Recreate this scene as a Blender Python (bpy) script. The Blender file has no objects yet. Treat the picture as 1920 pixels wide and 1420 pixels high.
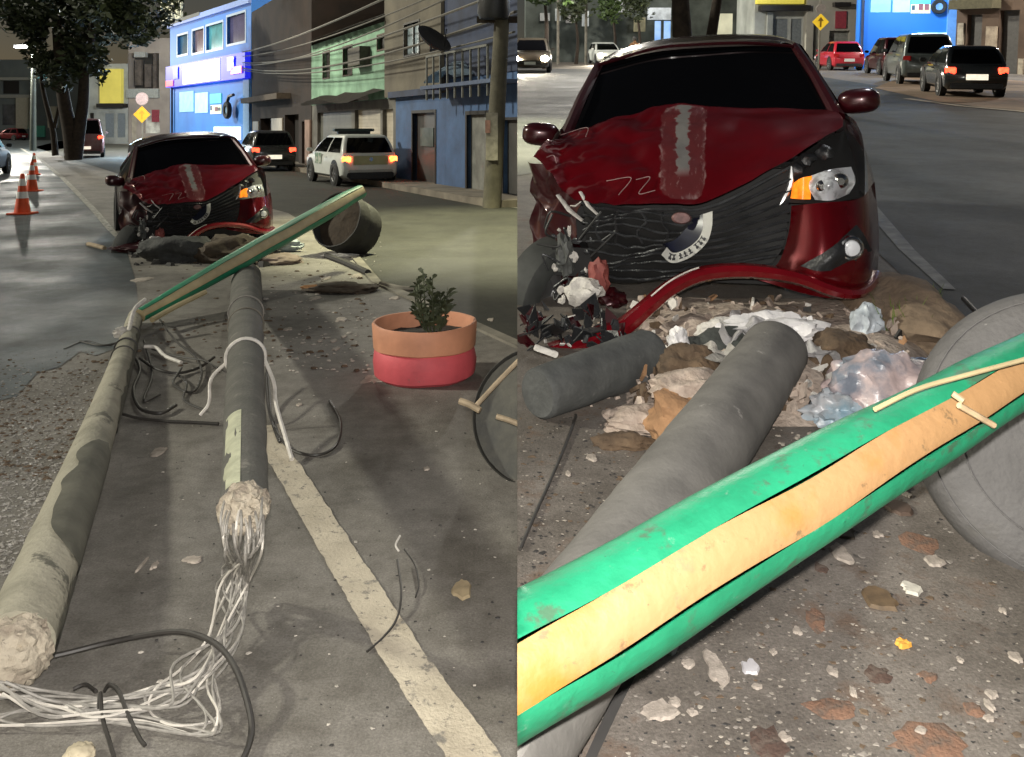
import bpy, bmesh, math, random
from mathutils import Vector, Matrix, Euler, noise as mnoise
random.seed(7)
scene = bpy.context.scene
COL = scene.collection
R_ = math.radians

# ------------------------------------------------------------------ camera
F, CX, VL, VR, HL, HR = 1700.0, 970.0, 240.0, 80.0, 1.60, 1.42
cam_d = bpy.data.cameras.new('camera')
cam = bpy.data.objects.new('camera', cam_d); COL.objects.link(cam)
cam.location = (0, 0, HL); cam.rotation_euler = (R_(90), 0, 0)
cam_d.sensor_width = 36; cam_d.lens = F/1920*36
cam_d.shift_x = -10/1920; cam_d.shift_y = -(710-VL)/1920
cam_d.clip_start = 0.05; cam_d.clip_end = 1000
scene.camera = cam

# ------------------------------------------------------------------ night sky, main light, exposure
SUN_EL, SUN_DIR = R_(27), Vector((-1.0, 0.06, 0)).normalized()   # towards the light
world = bpy.data.worlds.new('World'); scene.world = world; world.use_nodes = True
wn = world.node_tree.nodes; wl = world.node_tree.links
sky = wn.new('ShaderNodeTexSky'); sky.sky_type = 'NISHITA'; sky.sun_disc = False
sky.sun_elevation = SUN_EL; sky.sun_rotation = math.atan2(SUN_DIR.x, SUN_DIR.y)
tint = wn.new('ShaderNodeMix'); tint.data_type = 'RGBA'; tint.blend_type = 'MULTIPLY'
tint.inputs[0].default_value = 1.0; tint.inputs[7].default_value = (1.0, 0.74, 0.55, 1)   # town glow on a hazy night sky
wl.new(sky.outputs[0], tint.inputs[6]); wl.new(tint.outputs[2], wn['Background'].inputs[0])
wn['Background'].inputs[1].default_value = 0.008
sun_d = bpy.data.lights.new('street_light_sun', 'SUN'); sun_d.energy = 1.1; sun_d.angle = R_(3); sun_d.color = (.97, .95, .80)
sun = bpy.data.objects.new('street_light_sun', sun_d); COL.objects.link(sun)
sdir = Vector((SUN_DIR.x*math.cos(SUN_EL), SUN_DIR.y*math.cos(SUN_EL), math.sin(SUN_EL)))
sun.rotation_euler = sdir.to_track_quat('Z', 'Y').to_euler()
def lamp(name, loc, power, col=(1, .9, .75), size=.2, kind='POINT', aim=None, spot=90):
    d = bpy.data.lights.new(name, kind); d.energy = power; d.color = col
    if kind == 'AREA': d.size = size
    else: d.shadow_soft_size = size
    if kind == 'SPOT': d.spot_size = R_(spot); d.spot_blend = .6
    o = bpy.data.objects.new(name, d); COL.objects.link(o); o.location = loc
    if aim is not None: o.rotation_euler = (Vector(loc)-Vector(aim)).to_track_quat('Z', 'Y').to_euler()
    return o
lamp('phone_flash', (0., -.02, HL+.09), 265, (1, .955, .89), .018)          # the photographer's flash, just above the lens
scene.view_settings.view_transform = 'Standard'; scene.view_settings.look = 'None'
scene.view_settings.exposure = 1.32; scene.view_settings.gamma = 1; scene.view_settings.use_curve_mapping = False
scene.render.engine = 'CYCLES'

# ------------------------------------------------------------------ places: the level street (left) and the ramp street (right)
def L(u, v, z=0.0):
    y = (HL-z)*F/(v-VL); return Vector(((u-CX)*y/F, y, z))
def LD(u, v, y): return Vector(((u-CX)*y/F, y, HL-(v-VL)*y/F))
DEL = math.atan((VL-VR)/F)
def rdir(u, v):
    s = -(v-VL)/F; return Vector(((u-CX)/F, math.cos(DEL)+math.sin(DEL)*s, -math.sin(DEL)+math.cos(DEL)*s))
def R(u, v, z=0.0):
    d = rdir(u, v); return Vector((0,0,HR))+d*((HR-z)/-d.z)
def RD(u, v, y):
    d = rdir(u, v); return Vector((0,0,HR))+d*(y/d.y)
RM = Matrix.Translation((0, 0, HL)) @ Matrix.Rotation(math.atan((VL-VR)/F), 4, 'X') @ Matrix.Translation((0, 0, -HR))
I4 = Matrix.Identity(4)
def T(x, y=None, z=None):
    return Matrix.Translation(Vector(x) if y is None else Vector((x, y, z)))
def RZ(a): return Matrix.Rotation(a, 4, 'Z')
def RX(a): return Matrix.Rotation(a, 4, 'X')
def RY(a): return Matrix.Rotation(a, 4, 'Y')

# ------------------------------------------------------------------ materials
def lin(r, g, b):
    f = lambda c: (c/255/12.92 if c/255 <= .04045 else ((c/255+.055)/1.055)**2.4)
    return (f(r), f(g), f(b))
def M(name, col, rough=.6, metal=0., var=.3, scale=8., bump=0., bscale=None, col2=None, emit=0., coat=0., thr=None, detail=6, spots=None):
    m = bpy.data.materials.new(name); m.use_nodes = True
    n, l = m.node_tree.nodes, m.node_tree.links
    p = n['Principled BSDF']; p.inputs['Roughness'].default_value = rough; p.inputs['Metallic'].default_value = metal
    p.inputs['Coat Weight'].default_value = coat; p.inputs['Coat Roughness'].default_value = .05
    tc = n.new('ShaderNodeTexCoord'); nz = n.new('ShaderNodeTexNoise'); nz.inputs['Scale'].default_value = scale
    nz.inputs['Detail'].default_value = detail; nz.inputs['Roughness'].default_value = .6
    l.new(tc.outputs['Object'], nz.inputs['Vector'])
    rp = n.new('ShaderNodeValToRGB'); c2 = col2 or tuple(c*(1-var) for c in col)
    lo, hi = thr or (.35, .65)
    rp.color_ramp.elements[0].position = lo; rp.color_ramp.elements[1].position = hi
    rp.color_ramp.elements[0].color = (*c2, 1); rp.color_ramp.elements[1].color = (*col, 1)
    l.new(nz.outputs['Fac'], rp.inputs[0]); l.new(rp.outputs[0], p.inputs['Base Color'])
    for sc, th, co in (spots or ()):                                   # grime, chips: spots of their own colour
        sn = n.new('ShaderNodeTexNoise'); sn.inputs['Scale'].default_value = sc; sn.inputs['Detail'].default_value = 9; sn.inputs['Roughness'].default_value = .68
        l.new(tc.outputs['Object'], sn.inputs['Vector'])
        mr = n.new('ShaderNodeMapRange'); l.new(sn.outputs['Fac'], mr.inputs[0]); mr.inputs[1].default_value = th; mr.inputs[2].default_value = th+.06
        mx = n.new('ShaderNodeMix'); mx.data_type = 'RGBA'; l.new(mr.outputs[0], mx.inputs[0]); l.new(p.inputs['Base Color'].links[0].from_socket, mx.inputs[6]); mx.inputs[7].default_value = (*co, 1)
        l.new(mx.outputs[2], p.inputs['Base Color'])
    if emit:
        l.new(rp.outputs[0], p.inputs['Emission Color']); p.inputs['Emission Strength'].default_value = emit
    if bump:
        nb = n.new('ShaderNodeTexNoise'); nb.inputs['Scale'].default_value = bscale or scale*4; nb.inputs['Detail'].default_value = 8
        l.new(tc.outputs['Object'], nb.inputs['Vector'])
        b = n.new('ShaderNodeBump'); b.inputs['Strength'].default_value = bump; b.inputs['Distance'].default_value = .02
        l.new(nb.outputs['Fac'], b.inputs['Height']); l.new(b.outputs[0], p.inputs['Normal'])
    return m
def asphalt(name, base, dark, chip, rough=.75, wet=0., chipamt=.66, bump=.5, big=.55, stain=None):
    m = bpy.data.materials.new(name); m.use_nodes = True
    n, l = m.node_tree.nodes, m.node_tree.links; p = n['Principled BSDF']
    tc = n.new('ShaderNodeTexCoord')
    def nz(sc, det=5, ro=.6):
        x = n.new('ShaderNodeTexNoise'); x.inputs['Scale'].default_value = sc; x.inputs['Detail'].default_value = det
        x.inputs['Roughness'].default_value = ro; l.new(tc.outputs['Object'], x.inputs['Vector']); return x.outputs['Fac']
    def ramp(f, a, b, ca, cb):
        r = n.new('ShaderNodeValToRGB'); r.color_ramp.elements[0].position = a; r.color_ramp.elements[1].position = b
        r.color_ramp.elements[0].color = (*ca, 1); r.color_ramp.elements[1].color = (*cb, 1); l.new(f, r.inputs[0]); return r.outputs[0]
    def mix(f, a, b):
        x = n.new('ShaderNodeMix'); x.data_type = 'RGBA'; l.new(f, x.inputs[0]); l.new(a, x.inputs[6])
        if isinstance(b, tuple): x.inputs[7].default_value = (*b, 1)
        else: l.new(b, x.inputs[7])
        return x.outputs[2]
    c = ramp(nz(big, 7, .65), .36, .62, dark, base)
    g = ramp(nz(38, 3), .38, .66, tuple(k*.72 for k in base), base)
    half = n.new('ShaderNodeMix'); half.data_type = 'RGBA'; half.blend_type = 'MULTIPLY'; half.inputs[0].default_value = .55
    fg = ramp(nz(120, 2), .35, .68, (.55,)*3, (1.2, 1.2, 1.2)); l.new(c, half.inputs[6]); l.new(fg, half.inputs[7])
    c = half.outputs[2]
    half2 = n.new('ShaderNodeMix'); half2.data_type = 'RGBA'; half2.blend_type = 'MULTIPLY'; half2.inputs[0].default_value = .6
    l.new(c, half2.inputs[6]); l.new(ramp(nz(9, 8, .75), .38, .6, (.62, .6, .58), (1.1, 1.1, 1.1)), half2.inputs[7]); c = half2.outputs[2]
    h3 = n.new('ShaderNodeMix'); h3.data_type = 'RGBA'; h3.blend_type = 'MULTIPLY'; h3.inputs[0].default_value = 1.
    l.new(c, h3.inputs[6]); l.new(ramp(nz(1.7, 9, .72), .40, .55, (.70, .69, .67), (1.04, 1.04, 1.04)), h3.inputs[7]); c = h3.outputs[2]
    if stain:
        f = ramp(nz(3.4, 9, .7), .55, .64, (0, 0, 0), (.7, .7, .7)); c = mix(f, c, stain)
        f = ramp(nz(6.1, 9, .75), .60, .67, (0, 0, 0), (.7, .7, .7)); c = mix(f, c, tuple(k*.5 for k in stain))
    f = ramp(nz(21, 2, .5), .69, .73, (0, 0, 0), (1, 1, 1)); c = mix(f, c, tuple(k*.45 for k in base))
    f = ramp(nz(65, 1), chipamt, chipamt+.05, (0, 0, 0), (1, 1, 1)); c = mix(f, c, chip)
    l.new(c, p.inputs['Base Color'])
    if wet:
        rr = ramp(nz(.6, 5), .36, .64, (wet,)*3, (rough,)*3); l.new(rr, p.inputs['Roughness'])
    else: p.inputs['Roughness'].default_value = rough
    b = n.new('ShaderNodeBump'); b.inputs['Strength'].default_value = bump; b.inputs['Distance'].default_value = .008
    l.new(nz(90, 4, .7), b.inputs['Height']); l.new(b.outputs[0], p.inputs['Normal'])
    return m
def worn_paint(name, paint, under, scale=26, thr=.40):
    return M(name, paint, .7, col2=under, scale=scale, thr=(thr-.03, thr+.02), bump=.3, bscale=90, detail=3)

m_asph = asphalt('asphalt', (.235, .218, .192), (.175, .163, .147), (.27, .25, .22), chipamt=.74)
m_road = asphalt('road_asphalt', (.04, .04, .029), (.028, .028, .021), (.075, .07, .055), .8, chipamt=.8)
m_wet = asphalt('wet_asphalt', (.085, .105, .112), (.032, .04, .045), (.17, .18, .175), .7, wet=.40, chipamt=.78)
m_pave = asphalt('pavement', (.13, .118, .10), (.095, .088, .078), (.27, .25, .22), chipamt=.76)
m_rasph = asphalt('ramp_asphalt', (.185, .163, .143), (.135, .117, .102), (.34, .31, .275), chipamt=.73, big=1.4, stain=(.115,.07,.045))
m_rroad = asphalt('ramp_road', (.05, .054, .058), (.028, .031, .035), (.08, .08, .08), .82, wet=.68, chipamt=.82)
m_walk = M('sidewalk_concrete', (.22, .19, .15), .85, var=.45, scale=2, bump=.4)
m_line = M('worn_line_paint', (.53, .47, .365), .75, col2=(.40, .35, .27), scale=5, bump=.3, bscale=90, spots=((9,.575,(.20,.185,.16)),(30,.585,(.17,.155,.135))))
m_line2 = worn_paint('faint_line_paint', (.34, .33, .28), (.12, .12, .11), 12, .47)
m_kerb = M('kerb_concrete', (.24, .22, .18), .9, var=.5, scale=3, bump=.4)
m_conc = M('post_concrete', (.115, .11, .098), .85, col2=(.075, .075, .065), scale=5, bump=.4, bscale=60, detail=10, spots=((7,.60,(.17,.16,.14)),(30,.66,(.04,.04,.036))))
m_conc2 = M('peeling_post', (.36, .335, .26), .8, col2=(.19, .18, .135), scale=2.6, thr=(.36, .56), bump=.35, bscale=45, detail=11, spots=((5,.60,(.11,.105,.08)),(19,.66,(.46,.43,.35))))
m_lime = M('lime_paint', (.52, .53, .38), .8, var=.3, scale=14, bump=.3)
m_break = M('broken_core', (.40, .35, .275), .9, col2=(.22, .18, .14), scale=9, thr=(.36, .56), bump=.5, bscale=70, spots=((22,.62,(.10,.085,.07)),))
m_wire = M('bare_wire', (.33, .31, .28), .6, .0, var=.4, scale=30)
m_black = M('black_rubber', (.022, .022, .022), .55, var=.3, scale=20)
m_cable = M('dark_cable', (.04, .036, .032), .5, var=.3, scale=20)
m_strap = M('white_strap', (.72, .68, .62), .6, var=.3, scale=20)
m_green = M('green_gloss_paint', (.016, .24, .12), .45, col2=(.010, .165, .08), scale=5, thr=(.3, .6), bump=.25, bscale=22, detail=9, spots=((9,.585,(.05,.12,.07)),(26,.625,(.10,.24,.16)),(60,.66,(.03,.045,.03))))
m_tan = M('tan_stripe_paint', (.35, .20, .088), .6, col2=(.33, .15, .025), scale=2.3, thr=(.33, .45), bump=.2, bscale=30, spots=((22,.615,(.20,.125,.06)),(7,.62,(.27,.17,.085)),(60,.66,(.10,.07,.04))))
m_gdark = M('green_old_paint', (.025, .26, .135), .45, var=.4, scale=4, bump=.15)
m_tand = M('tan_old_paint', (.50, .41, .23), .6, var=.4, scale=3)
m_pink = M('pink_paint', (.66, .10, .12), .65, var=.25, scale=4, bump=.2, spots=((10,.66,(.35,.10,.10)),(26,.68,(.2,.12,.1))))
m_peach = M('peach_paint', (.66, .30, .175), .65, var=.25, scale=4, bump=.2, spots=((9,.65,(.42,.2,.12)),(26,.68,(.25,.15,.1))))
m_soil = M('soil', (.03, .024, .018), .95, var=.5, scale=12, bump=1, bscale=20)
m_leafd = M('cactus_green', (.05, .062, .026), .7, var=.5, scale=9)
m_rub = M('grey_rubber', (.115, .110, .108), .75, var=.35, scale=4, bump=.3, bscale=60, detail=10, spots=((6,.62,(.10,.095,.09)),(28,.68,(.22,.21,.2))))
m_rubd = M('dark_grey_rubber', (.035, .034, .03), .7, var=.3, scale=6, bump=.3)
m_clay = M('tan_clay', (.075, .055, .038), .9, var=.4, scale=6, bump=.5)
m_stump = M('old_wood_grey', (.062, .064, .062), .8, var=.45, scale=7, bump=.6, bscale=30)
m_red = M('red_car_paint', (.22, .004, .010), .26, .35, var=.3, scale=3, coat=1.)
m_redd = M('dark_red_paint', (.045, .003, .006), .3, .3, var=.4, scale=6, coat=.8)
m_glass = M('dark_glass', (.002, .002, .0025), .04, 0, var=.2, scale=2); m_glass.node_tree.nodes['Principled BSDF'].inputs['IOR'].default_value = 1.28
m_plast = M('black_plastic', (.02, .021, .023), .42, var=.4, scale=14, bump=.2)
m_slat = M('grille_plastic', (.05, .052, .056), .33, .2, var=.5, scale=16, bump=.3)
m_cav = M('engine_dark', (.008, .008, .008), .7, var=.4, scale=9)
m_chrome = M('chrome', (.72, .72, .72), .16, 1, var=.15, scale=12)
m_lens = M('headlight_reflector', (.86, .88, .92), .22, .15, var=.45, scale=17, thr=(.38, .5), coat=1.)
m_amber = M('amber_lamp', (.95, .27, .02), .3, var=.5, scale=22, emit=.55)
m_white = M('white_paint', (.68, .70, .66), .35, var=.12, scale=4, coat=.4)
m_dwhite = M('dirty_white', (.66, .63, .58), .75, var=.35, scale=14, bump=.5)
m_plate = M('plate_white', (.72, .72, .68), .45, var=.12, scale=20)
m_ink = M('plate_ink', (.03, .03, .035), .6, var=.2)
m_navy = M('navy_bag', (.012, .014, .03), .35, var=.5, scale=9)
m_tail = M('tail_light', (1., .05, .02), .3, var=.5, scale=20, emit=3.2)
m_tailo = M('orange_tail_light', (1., .16, .03), .3, col2=(1., .05, .01), scale=14, emit=5)
m_tailoff = M('tail_lens', (.32, .01, .01), .25, var=.3, scale=10)
m_head = M('headlight_on', (1., .87, .62), .3, var=.1, emit=45)
m_litplate = M('lit_plate', (.9, .82, .66), .5, var=.2, scale=12, emit=.45)
m_rubber_t = M('tyre_rubber', (.02, .02, .02), .8, var=.3, scale=20, bump=.3)
m_rim = M('wheel_rim', (.28, .28, .28), .4, .7, var=.3)
m_orange = M('cone_orange', (.75, .09, .02), .6, var=.2, scale=9)
m_refl = M('cone_white_band', (.75, .74, .72), .5, var=.12)
m_bark = M('bark', (.05, .036, .026), .95, var=.5, scale=6, bump=.9, bscale=18)
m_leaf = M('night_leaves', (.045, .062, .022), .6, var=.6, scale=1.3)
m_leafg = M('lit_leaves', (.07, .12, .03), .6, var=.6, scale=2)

# ------------------------------------------------------------------ mesh tools
class B:
    def __init__(s): s.bm = bmesh.new()
    def V(s, p): return s.bm.verts.new(Vector(p))
    def face(s, vs):
        try: return s.bm.faces.new(vs)
        except ValueError: return None
    def poly(s, pts): s.face([s.V(p) for p in pts]); return s
    def box(s, a, b, m=I4):
        x0, y0, z0 = a; x1, y1, z1 = b
        v = [s.V(m @ Vector(p)) for p in [(x0,y0,z0),(x1,y0,z0),(x1,y1,z0),(x0,y1,z0),(x0,y0,z1),(x1,y0,z1),(x1,y1,z1),(x0,y1,z1)]]
        for f in [(0,3,2,1),(4,5,6,7),(0,1,5,4),(1,2,6,5),(2,3,7,6),(3,0,4,7)]: s.face([v[i] for i in f])
        return s
    def prism(s, pts, z0, z1, m=I4):
        lo = [s.V(m @ Vector((p[0], p[1], z0))) for p in pts]; hi = [s.V(m @ Vector((p[0], p[1], z1))) for p in pts]
        s.face(lo[::-1]); s.face(hi)
        for i in range(len(pts)): j = (i+1) % len(pts); s.face([lo[i], lo[j], hi[j], hi[i]])
        return s
    def rings(s, rs, closed=True, cap=True):
        vs = [[s.V(p) for p in r] for r in rs]
        for a, b in zip(vs, vs[1:]):
            k = len(a)
            for i in range(k if closed else k-1):
                j = (i+1) % k; s.face([a[i], a[j], b[j], b[i]])
        if cap and closed: s.face(vs[0][::-1]); s.face(vs[-1])
        return s
    def tube(s, pts, rad, n=10, cap=True, squash=1.):
        pts = [Vector(p) for p in pts]; k = len(pts)
        rad = [rad]*k if not hasattr(rad, '__len__') else rad
        up = None; rs = []
        for i, p in enumerate(pts):
            t = (pts[min(i+1, k-1)]-pts[max(i-1, 0)]).normalized()
            if up is None:
                up = Vector((0, 0, 1)) if abs(t.z) < .9 else Vector((0, 1, 0))
            up = (up - t*up.dot(t)).normalized(); sd = t.cross(up)
            rs.append([p + (sd*math.cos(2*math.pi*j/n) + up*math.sin(2*math.pi*j/n)*squash)*rad[i] for j in range(n)])
        s.rings(rs, True, cap); return s
    def lathe(s, prof, n=32, m=I4, cap=False):
        rs = [[m @ Vector((r*math.cos(2*math.pi*j/n), r*math.sin(2*math.pi*j/n), z)) for j in range(n)] for r, z in prof]
        s.rings(rs, True, cap); return s
    def grid(s, P, nu=16, nv=12, uv=None, thick=0., wob=0., ws=5., sub=None):
        rows = [[Vector(q) for q in r] for r in P]
        u0, u1, v0, v1 = sub or (0, 1, 0, 1)
        uvl = s.bm.loops.layers.uv.verify(); g = []
        for i in range(nu+1):
            g.append([]);
            for j in range(nv+1):
                u = u0+(u1-u0)*i/nu; v = v0+(v1-v0)*j/nv
                p = surf(rows, u, v)
                if wob: p = p + Vector((mnoise.noise(p*ws), mnoise.noise(p*ws+Vector((9, 3, 1))), mnoise.noise(p*ws+Vector((2, 7, 5)))))*wob
                g[-1].append(s.V(p))
        for i in range(nu):
            for j in range(nv):
                f = s.face([g[i][j], g[i+1][j], g[i+1][j+1], g[i][j+1]])
                if f:
                    for lp, (a, b) in zip(f.loops, [(i, j), (i+1, j), (i+1, j+1), (i, j+1)]):
                        lp[uvl].uv = (u0+(u1-u0)*a/nu, v0+(v1-v0)*b/nv)
        if thick: bmesh.ops.solidify(s.bm, geom=s.bm.faces[:], thickness=thick)
        return s
    def lump(s, c, r, amp=.35, fr=1.6, sub=3, seed=0, ridge=False):
        b2 = bmesh.new(); bmesh.ops.create_icosphere(b2, subdivisions=sub, radius=1)
        r = Vector(r) if hasattr(r, '__len__') else Vector((r, r, r)); mp = {}
        o = Vector((seed*3.1, seed*1.7, seed*2.3))
        for v in b2.verts:
            p = v.co.normalized(); k = mnoise.noise(p*fr+o) + .5*mnoise.noise(p*fr*2.3+o) + .3*mnoise.noise(p*fr*5+o)
            if ridge: k = .55-1.5*abs(mnoise.noise(p*fr*.8+o))-.9*abs(mnoise.noise(p*fr*1.7+o*2))-.5*abs(mnoise.noise(p*fr*3.6+o*3))
            q = p*(1+amp*k)
            mp[v] = s.V(Vector(c)+Vector((q.x*r.x, q.y*r.y, q.z*r.z)))
        for f in b2.faces: s.face([mp[v] for v in f.verts])
        b2.free(); return s
    def obj(s, name, mat, parent=None, Mx=I4, smooth=40, bevel=0, **tags):
        if bevel: bmesh.ops.bevel(s.bm, geom=s.bm.edges[:], offset=bevel, segments=2, affect='EDGES', clamp_overlap=True)
        bmesh.ops.recalc_face_normals(s.bm, faces=s.bm.faces[:])
        me = bpy.data.meshes.new(name); s.bm.to_mesh(me); s.bm.free()
        if smooth:
            for p in me.polygons: p.use_smooth = True
            me.set_sharp_from_angle(angle=R_(smooth))
        me.materials.append(mat)
        return link(name, me, parent, Mx, **tags)
def link(name, data, parent=None, Mx=I4, **tags):
    o = bpy.data.objects.new(name, data); COL.objects.link(o)
    if parent is not None: o.parent = parent
    o.matrix_local = Mx
    for k, v in tags.items():
        if v: o[k] = v
    return o
def thing(name, label, cat, Mx=I4, group=None): return link(name, None, None, Mx, label=label, category=cat, group=group)
def cat4(a, b, c, d, t): return .5*((2*b)+(c-a)*t+(2*a-5*b+4*c-d)*t*t+(3*b-a-3*c+d)*t*t*t)
def spl(pts, t):
    k = len(pts)-1; x = min(max(t, 0), 1)*k; i = min(int(x), k-1); f = x-i
    g = lambda j: pts[min(max(j, 0), k)] if 0 <= j <= k else (2*pts[0]-pts[1] if j < 0 else 2*pts[k]-pts[k-1])
    return cat4(g(i-1), g(i), g(i+1), g(i+2), f)
def curve(pts, n=24): pts = [Vector(p) for p in pts]; return [spl(pts, i/n) for i in range(n+1)]
def surf(rows, u, v): return spl([spl(r, v) for r in rows], u)
def children(o): return list(o.children)
def copy_tree(o, parent=None, Mx=None):
    c = o.copy(); COL.objects.link(c); c.parent = parent
    for ch in children(o):
        d = copy_tree(ch, c); d.matrix_local = ch.matrix_local
    if Mx is not None: c.matrix_local = Mx
    return c
# ------------------------------------------------------------------ wrecked red car (built once, copied for the second street)
def hood_material():
    m = M('scraped_hood_paint', (.25, .004, .011), .28, .3, var=.3, scale=2, coat=1.)
    n, l = m.node_tree.nodes, m.node_tree.links; p = n['Principled BSDF']
    base = p.inputs['Base Color'].links[0].from_socket
    uv = n.new('ShaderNodeUVMap'); sp = n.new('ShaderNodeSeparateXYZ'); l.new(uv.outputs[0], sp.inputs[0])
    def ma(op, a, b=None, c=None):
        x = n.new('ShaderNodeMath'); x.operation = op
        for i, q in enumerate((a, b, c)):
            if q is None: continue
            if isinstance(q, (int, float)): x.inputs[i].default_value = q
            else: l.new(q, x.inputs[i])
        return x.outputs[0]
    def sm(x, a, b):
        r = n.new('ShaderNodeMapRange'); r.interpolation_type = 'SMOOTHSTEP'; l.new(x, r.inputs[0])
        r.inputs[1].default_value = a; r.inputs[2].default_value = b; return r.outputs[0]
    tc = n.new('ShaderNodeTexCoord')
    mapn = n.new('ShaderNodeMapping'); mapn.inputs['Scale'].default_value = (1.6, .28, 1.); l.new(uv.outputs[0], mapn.inputs[0])
    def nuv(sc, det=5):
        x = n.new('ShaderNodeTexNoise'); x.inputs['Scale'].default_value = sc; x.inputs['Detail'].default_value = det; x.inputs['Roughness'].default_value = .7
        l.new(mapn.outputs[0], x.inputs['Vector']); return x.outputs['Fac']
    def nz(sc, det=4):
        x = n.new('ShaderNodeTexNoise'); x.inputs['Scale'].default_value = sc; x.inputs['Detail'].default_value = det
        l.new(tc.outputs['Object'], x.inputs['Vector']); return x.outputs['Fac']
    wob = ma('MULTIPLY', ma('SUBTRACT', nz(14), .5), .35)
    su = ma('ADD', ma('ABSOLUTE', ma('DIVIDE', ma('SUBTRACT', sp.outputs[0], .478), .098)), wob)
    sv = ma('ADD', ma('ABSOLUTE', ma('DIVIDE', ma('SUBTRACT', sp.outputs[1], .51), .47)), ma('MULTIPLY', wob, .3))
    r4 = ma('ADD', ma('POWER', su, 5.), ma('POWER', sv, 9.))
    inside = ma('SUBTRACT', 1., sm(r4, .9, 1.1))
    rim = ma('MULTIPLY', inside, sm(r4, .25, .85))
    rough_rim = ma('MULTIPLY', rim, sm(nuv(22, 7), .42, .62))
    st = ma('ABSOLUTE', ma('DIVIDE', ma('SUBTRACT', sp.outputs[0], .462), .03))
    streak = ma('MULTIPLY', ma('SUBTRACT', 1., sm(ma('ADD', st, ma('MULTIPLY', ma('SUBTRACT', nz(17, 7), .5), 3.0)), .8, 1.15)), ma('MULTIPLY', inside, sm(sp.outputs[1], .18, .3)))
    specks = ma('MULTIPLY', inside, sm(nuv(34, 6), .56, .68))
    dust = ma('MULTIPLY', inside, .10)
    lc = ma('SUBTRACT', 1., sm(ma('ADD', sp.outputs[0], ma('MULTIPLY', sp.outputs[1], .12)), .10, .32))
    fold_highlight = ma('MULTIPLY', lc, sm(ma('ABSOLUTE', ma('SUBTRACT', nz(4.5, 2), .5)), .028, .008))  # pale lines at the buckled left corner: edge highlights put into the paint
    fold_highlight = ma('MULTIPLY', fold_highlight, .35)
    k = ma('MAXIMUM', ma('MAXIMUM', ma('MAXIMUM', ma('MULTIPLY', rough_rim, .62), streak), ma('MULTIPLY', specks, .55)), ma('MAXIMUM', fold_highlight, dust))
    mx = n.new('ShaderNodeMix'); mx.data_type = 'RGBA'; l.new(k, mx.inputs[0]); l.new(base, mx.inputs[6])
    gr = n.new('ShaderNodeMix'); gr.data_type = 'RGBA'; l.new(streak, gr.inputs[0]); gr.inputs[6].default_value = (.62, .45, .44, 1); gr.inputs[7].default_value = (.30, .285, .275, 1)
    l.new(gr.outputs[2], mx.inputs[7]); l.new(mx.outputs[2], p.inputs['Base Color'])
    l.new(ma('SUBTRACT', 1., k), p.inputs['Coat Weight']); l.new(ma('ADD', .28, ma('MULTIPLY', k, .5)), p.inputs['Roughness'])
    return m
m_hood = hood_material()
m_scr = M('scratch_highlight_paint', (.36, .24, .23), .8, var=.4, scale=30)
Y0 = 4.36
TH = math.atan((1318-CX)/F); CO = Vector(((1318-CX)*Y0/F, Y0, 0)); CYA = Vector((math.sin(TH), math.cos(TH), 0))
def C(u, v, y):
    d = rdir(u, v); t = (y+CO.dot(CYA))/d.dot(CYA); p = Vector((0,0,HR))+d*t; q = p-CO
    return Vector((q.x*CYA.y-q.y*CYA.x, y, p.z))
def CP(rows): return [[C(*q) for q in r] for r in rows]
HOOD = CP([
 [(1000,292,.50),(1018,272,.62),(1035,262,.78),(1050,255,.95)],
 [(1085,372,.17),(1090,318,.42),(1105,262,.72),(1140,226,1.0)],
 [(1255,381,.08),(1252,310,.38),(1250,250,.72),(1255,196,1.10)],
 [(1335,372,.12),(1335,300,.42),(1335,245,.72),(1340,200,1.1)],
 [(1478,302,.24),(1478,262,.5),(1468,230,.8),(1450,204,1.1)],
 [(1582,236,.66),(1580,222,.82),(1572,212,.95),(1560,206,1.08)]])
def wheel(parent, Mx, r=.3, w=.19, tyre_mat=None):
    b = B(); b.lathe([(r*.62,-w/2),(r*.9,-w/2),(r*.98,-w*.4),(r,-w*.2),(r,w*.2),(r*.98,w*.4),(r*.9,w/2),(r*.62,w/2)], 28)
    t = b.obj('wheel', tyre_mat or m_rubber_t, parent, Mx)
    b = B(); b.lathe([(0,w*.30),(r*.16,w*.34),(r*.2,w*.28),(r*.55,w*.36),(r*.64,w*.46),(r*.66,w*.3),(r*.66,-w*.4),(0,-w*.4)], 28)
    for i in range(5):
        a = i*2*math.pi/5; b.box((r*.12,-r*.07,w*.28),(r*.6,r*.07,w*.42), RZ(a))
    b.obj('rim', m_rim, t)
    return t
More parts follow.
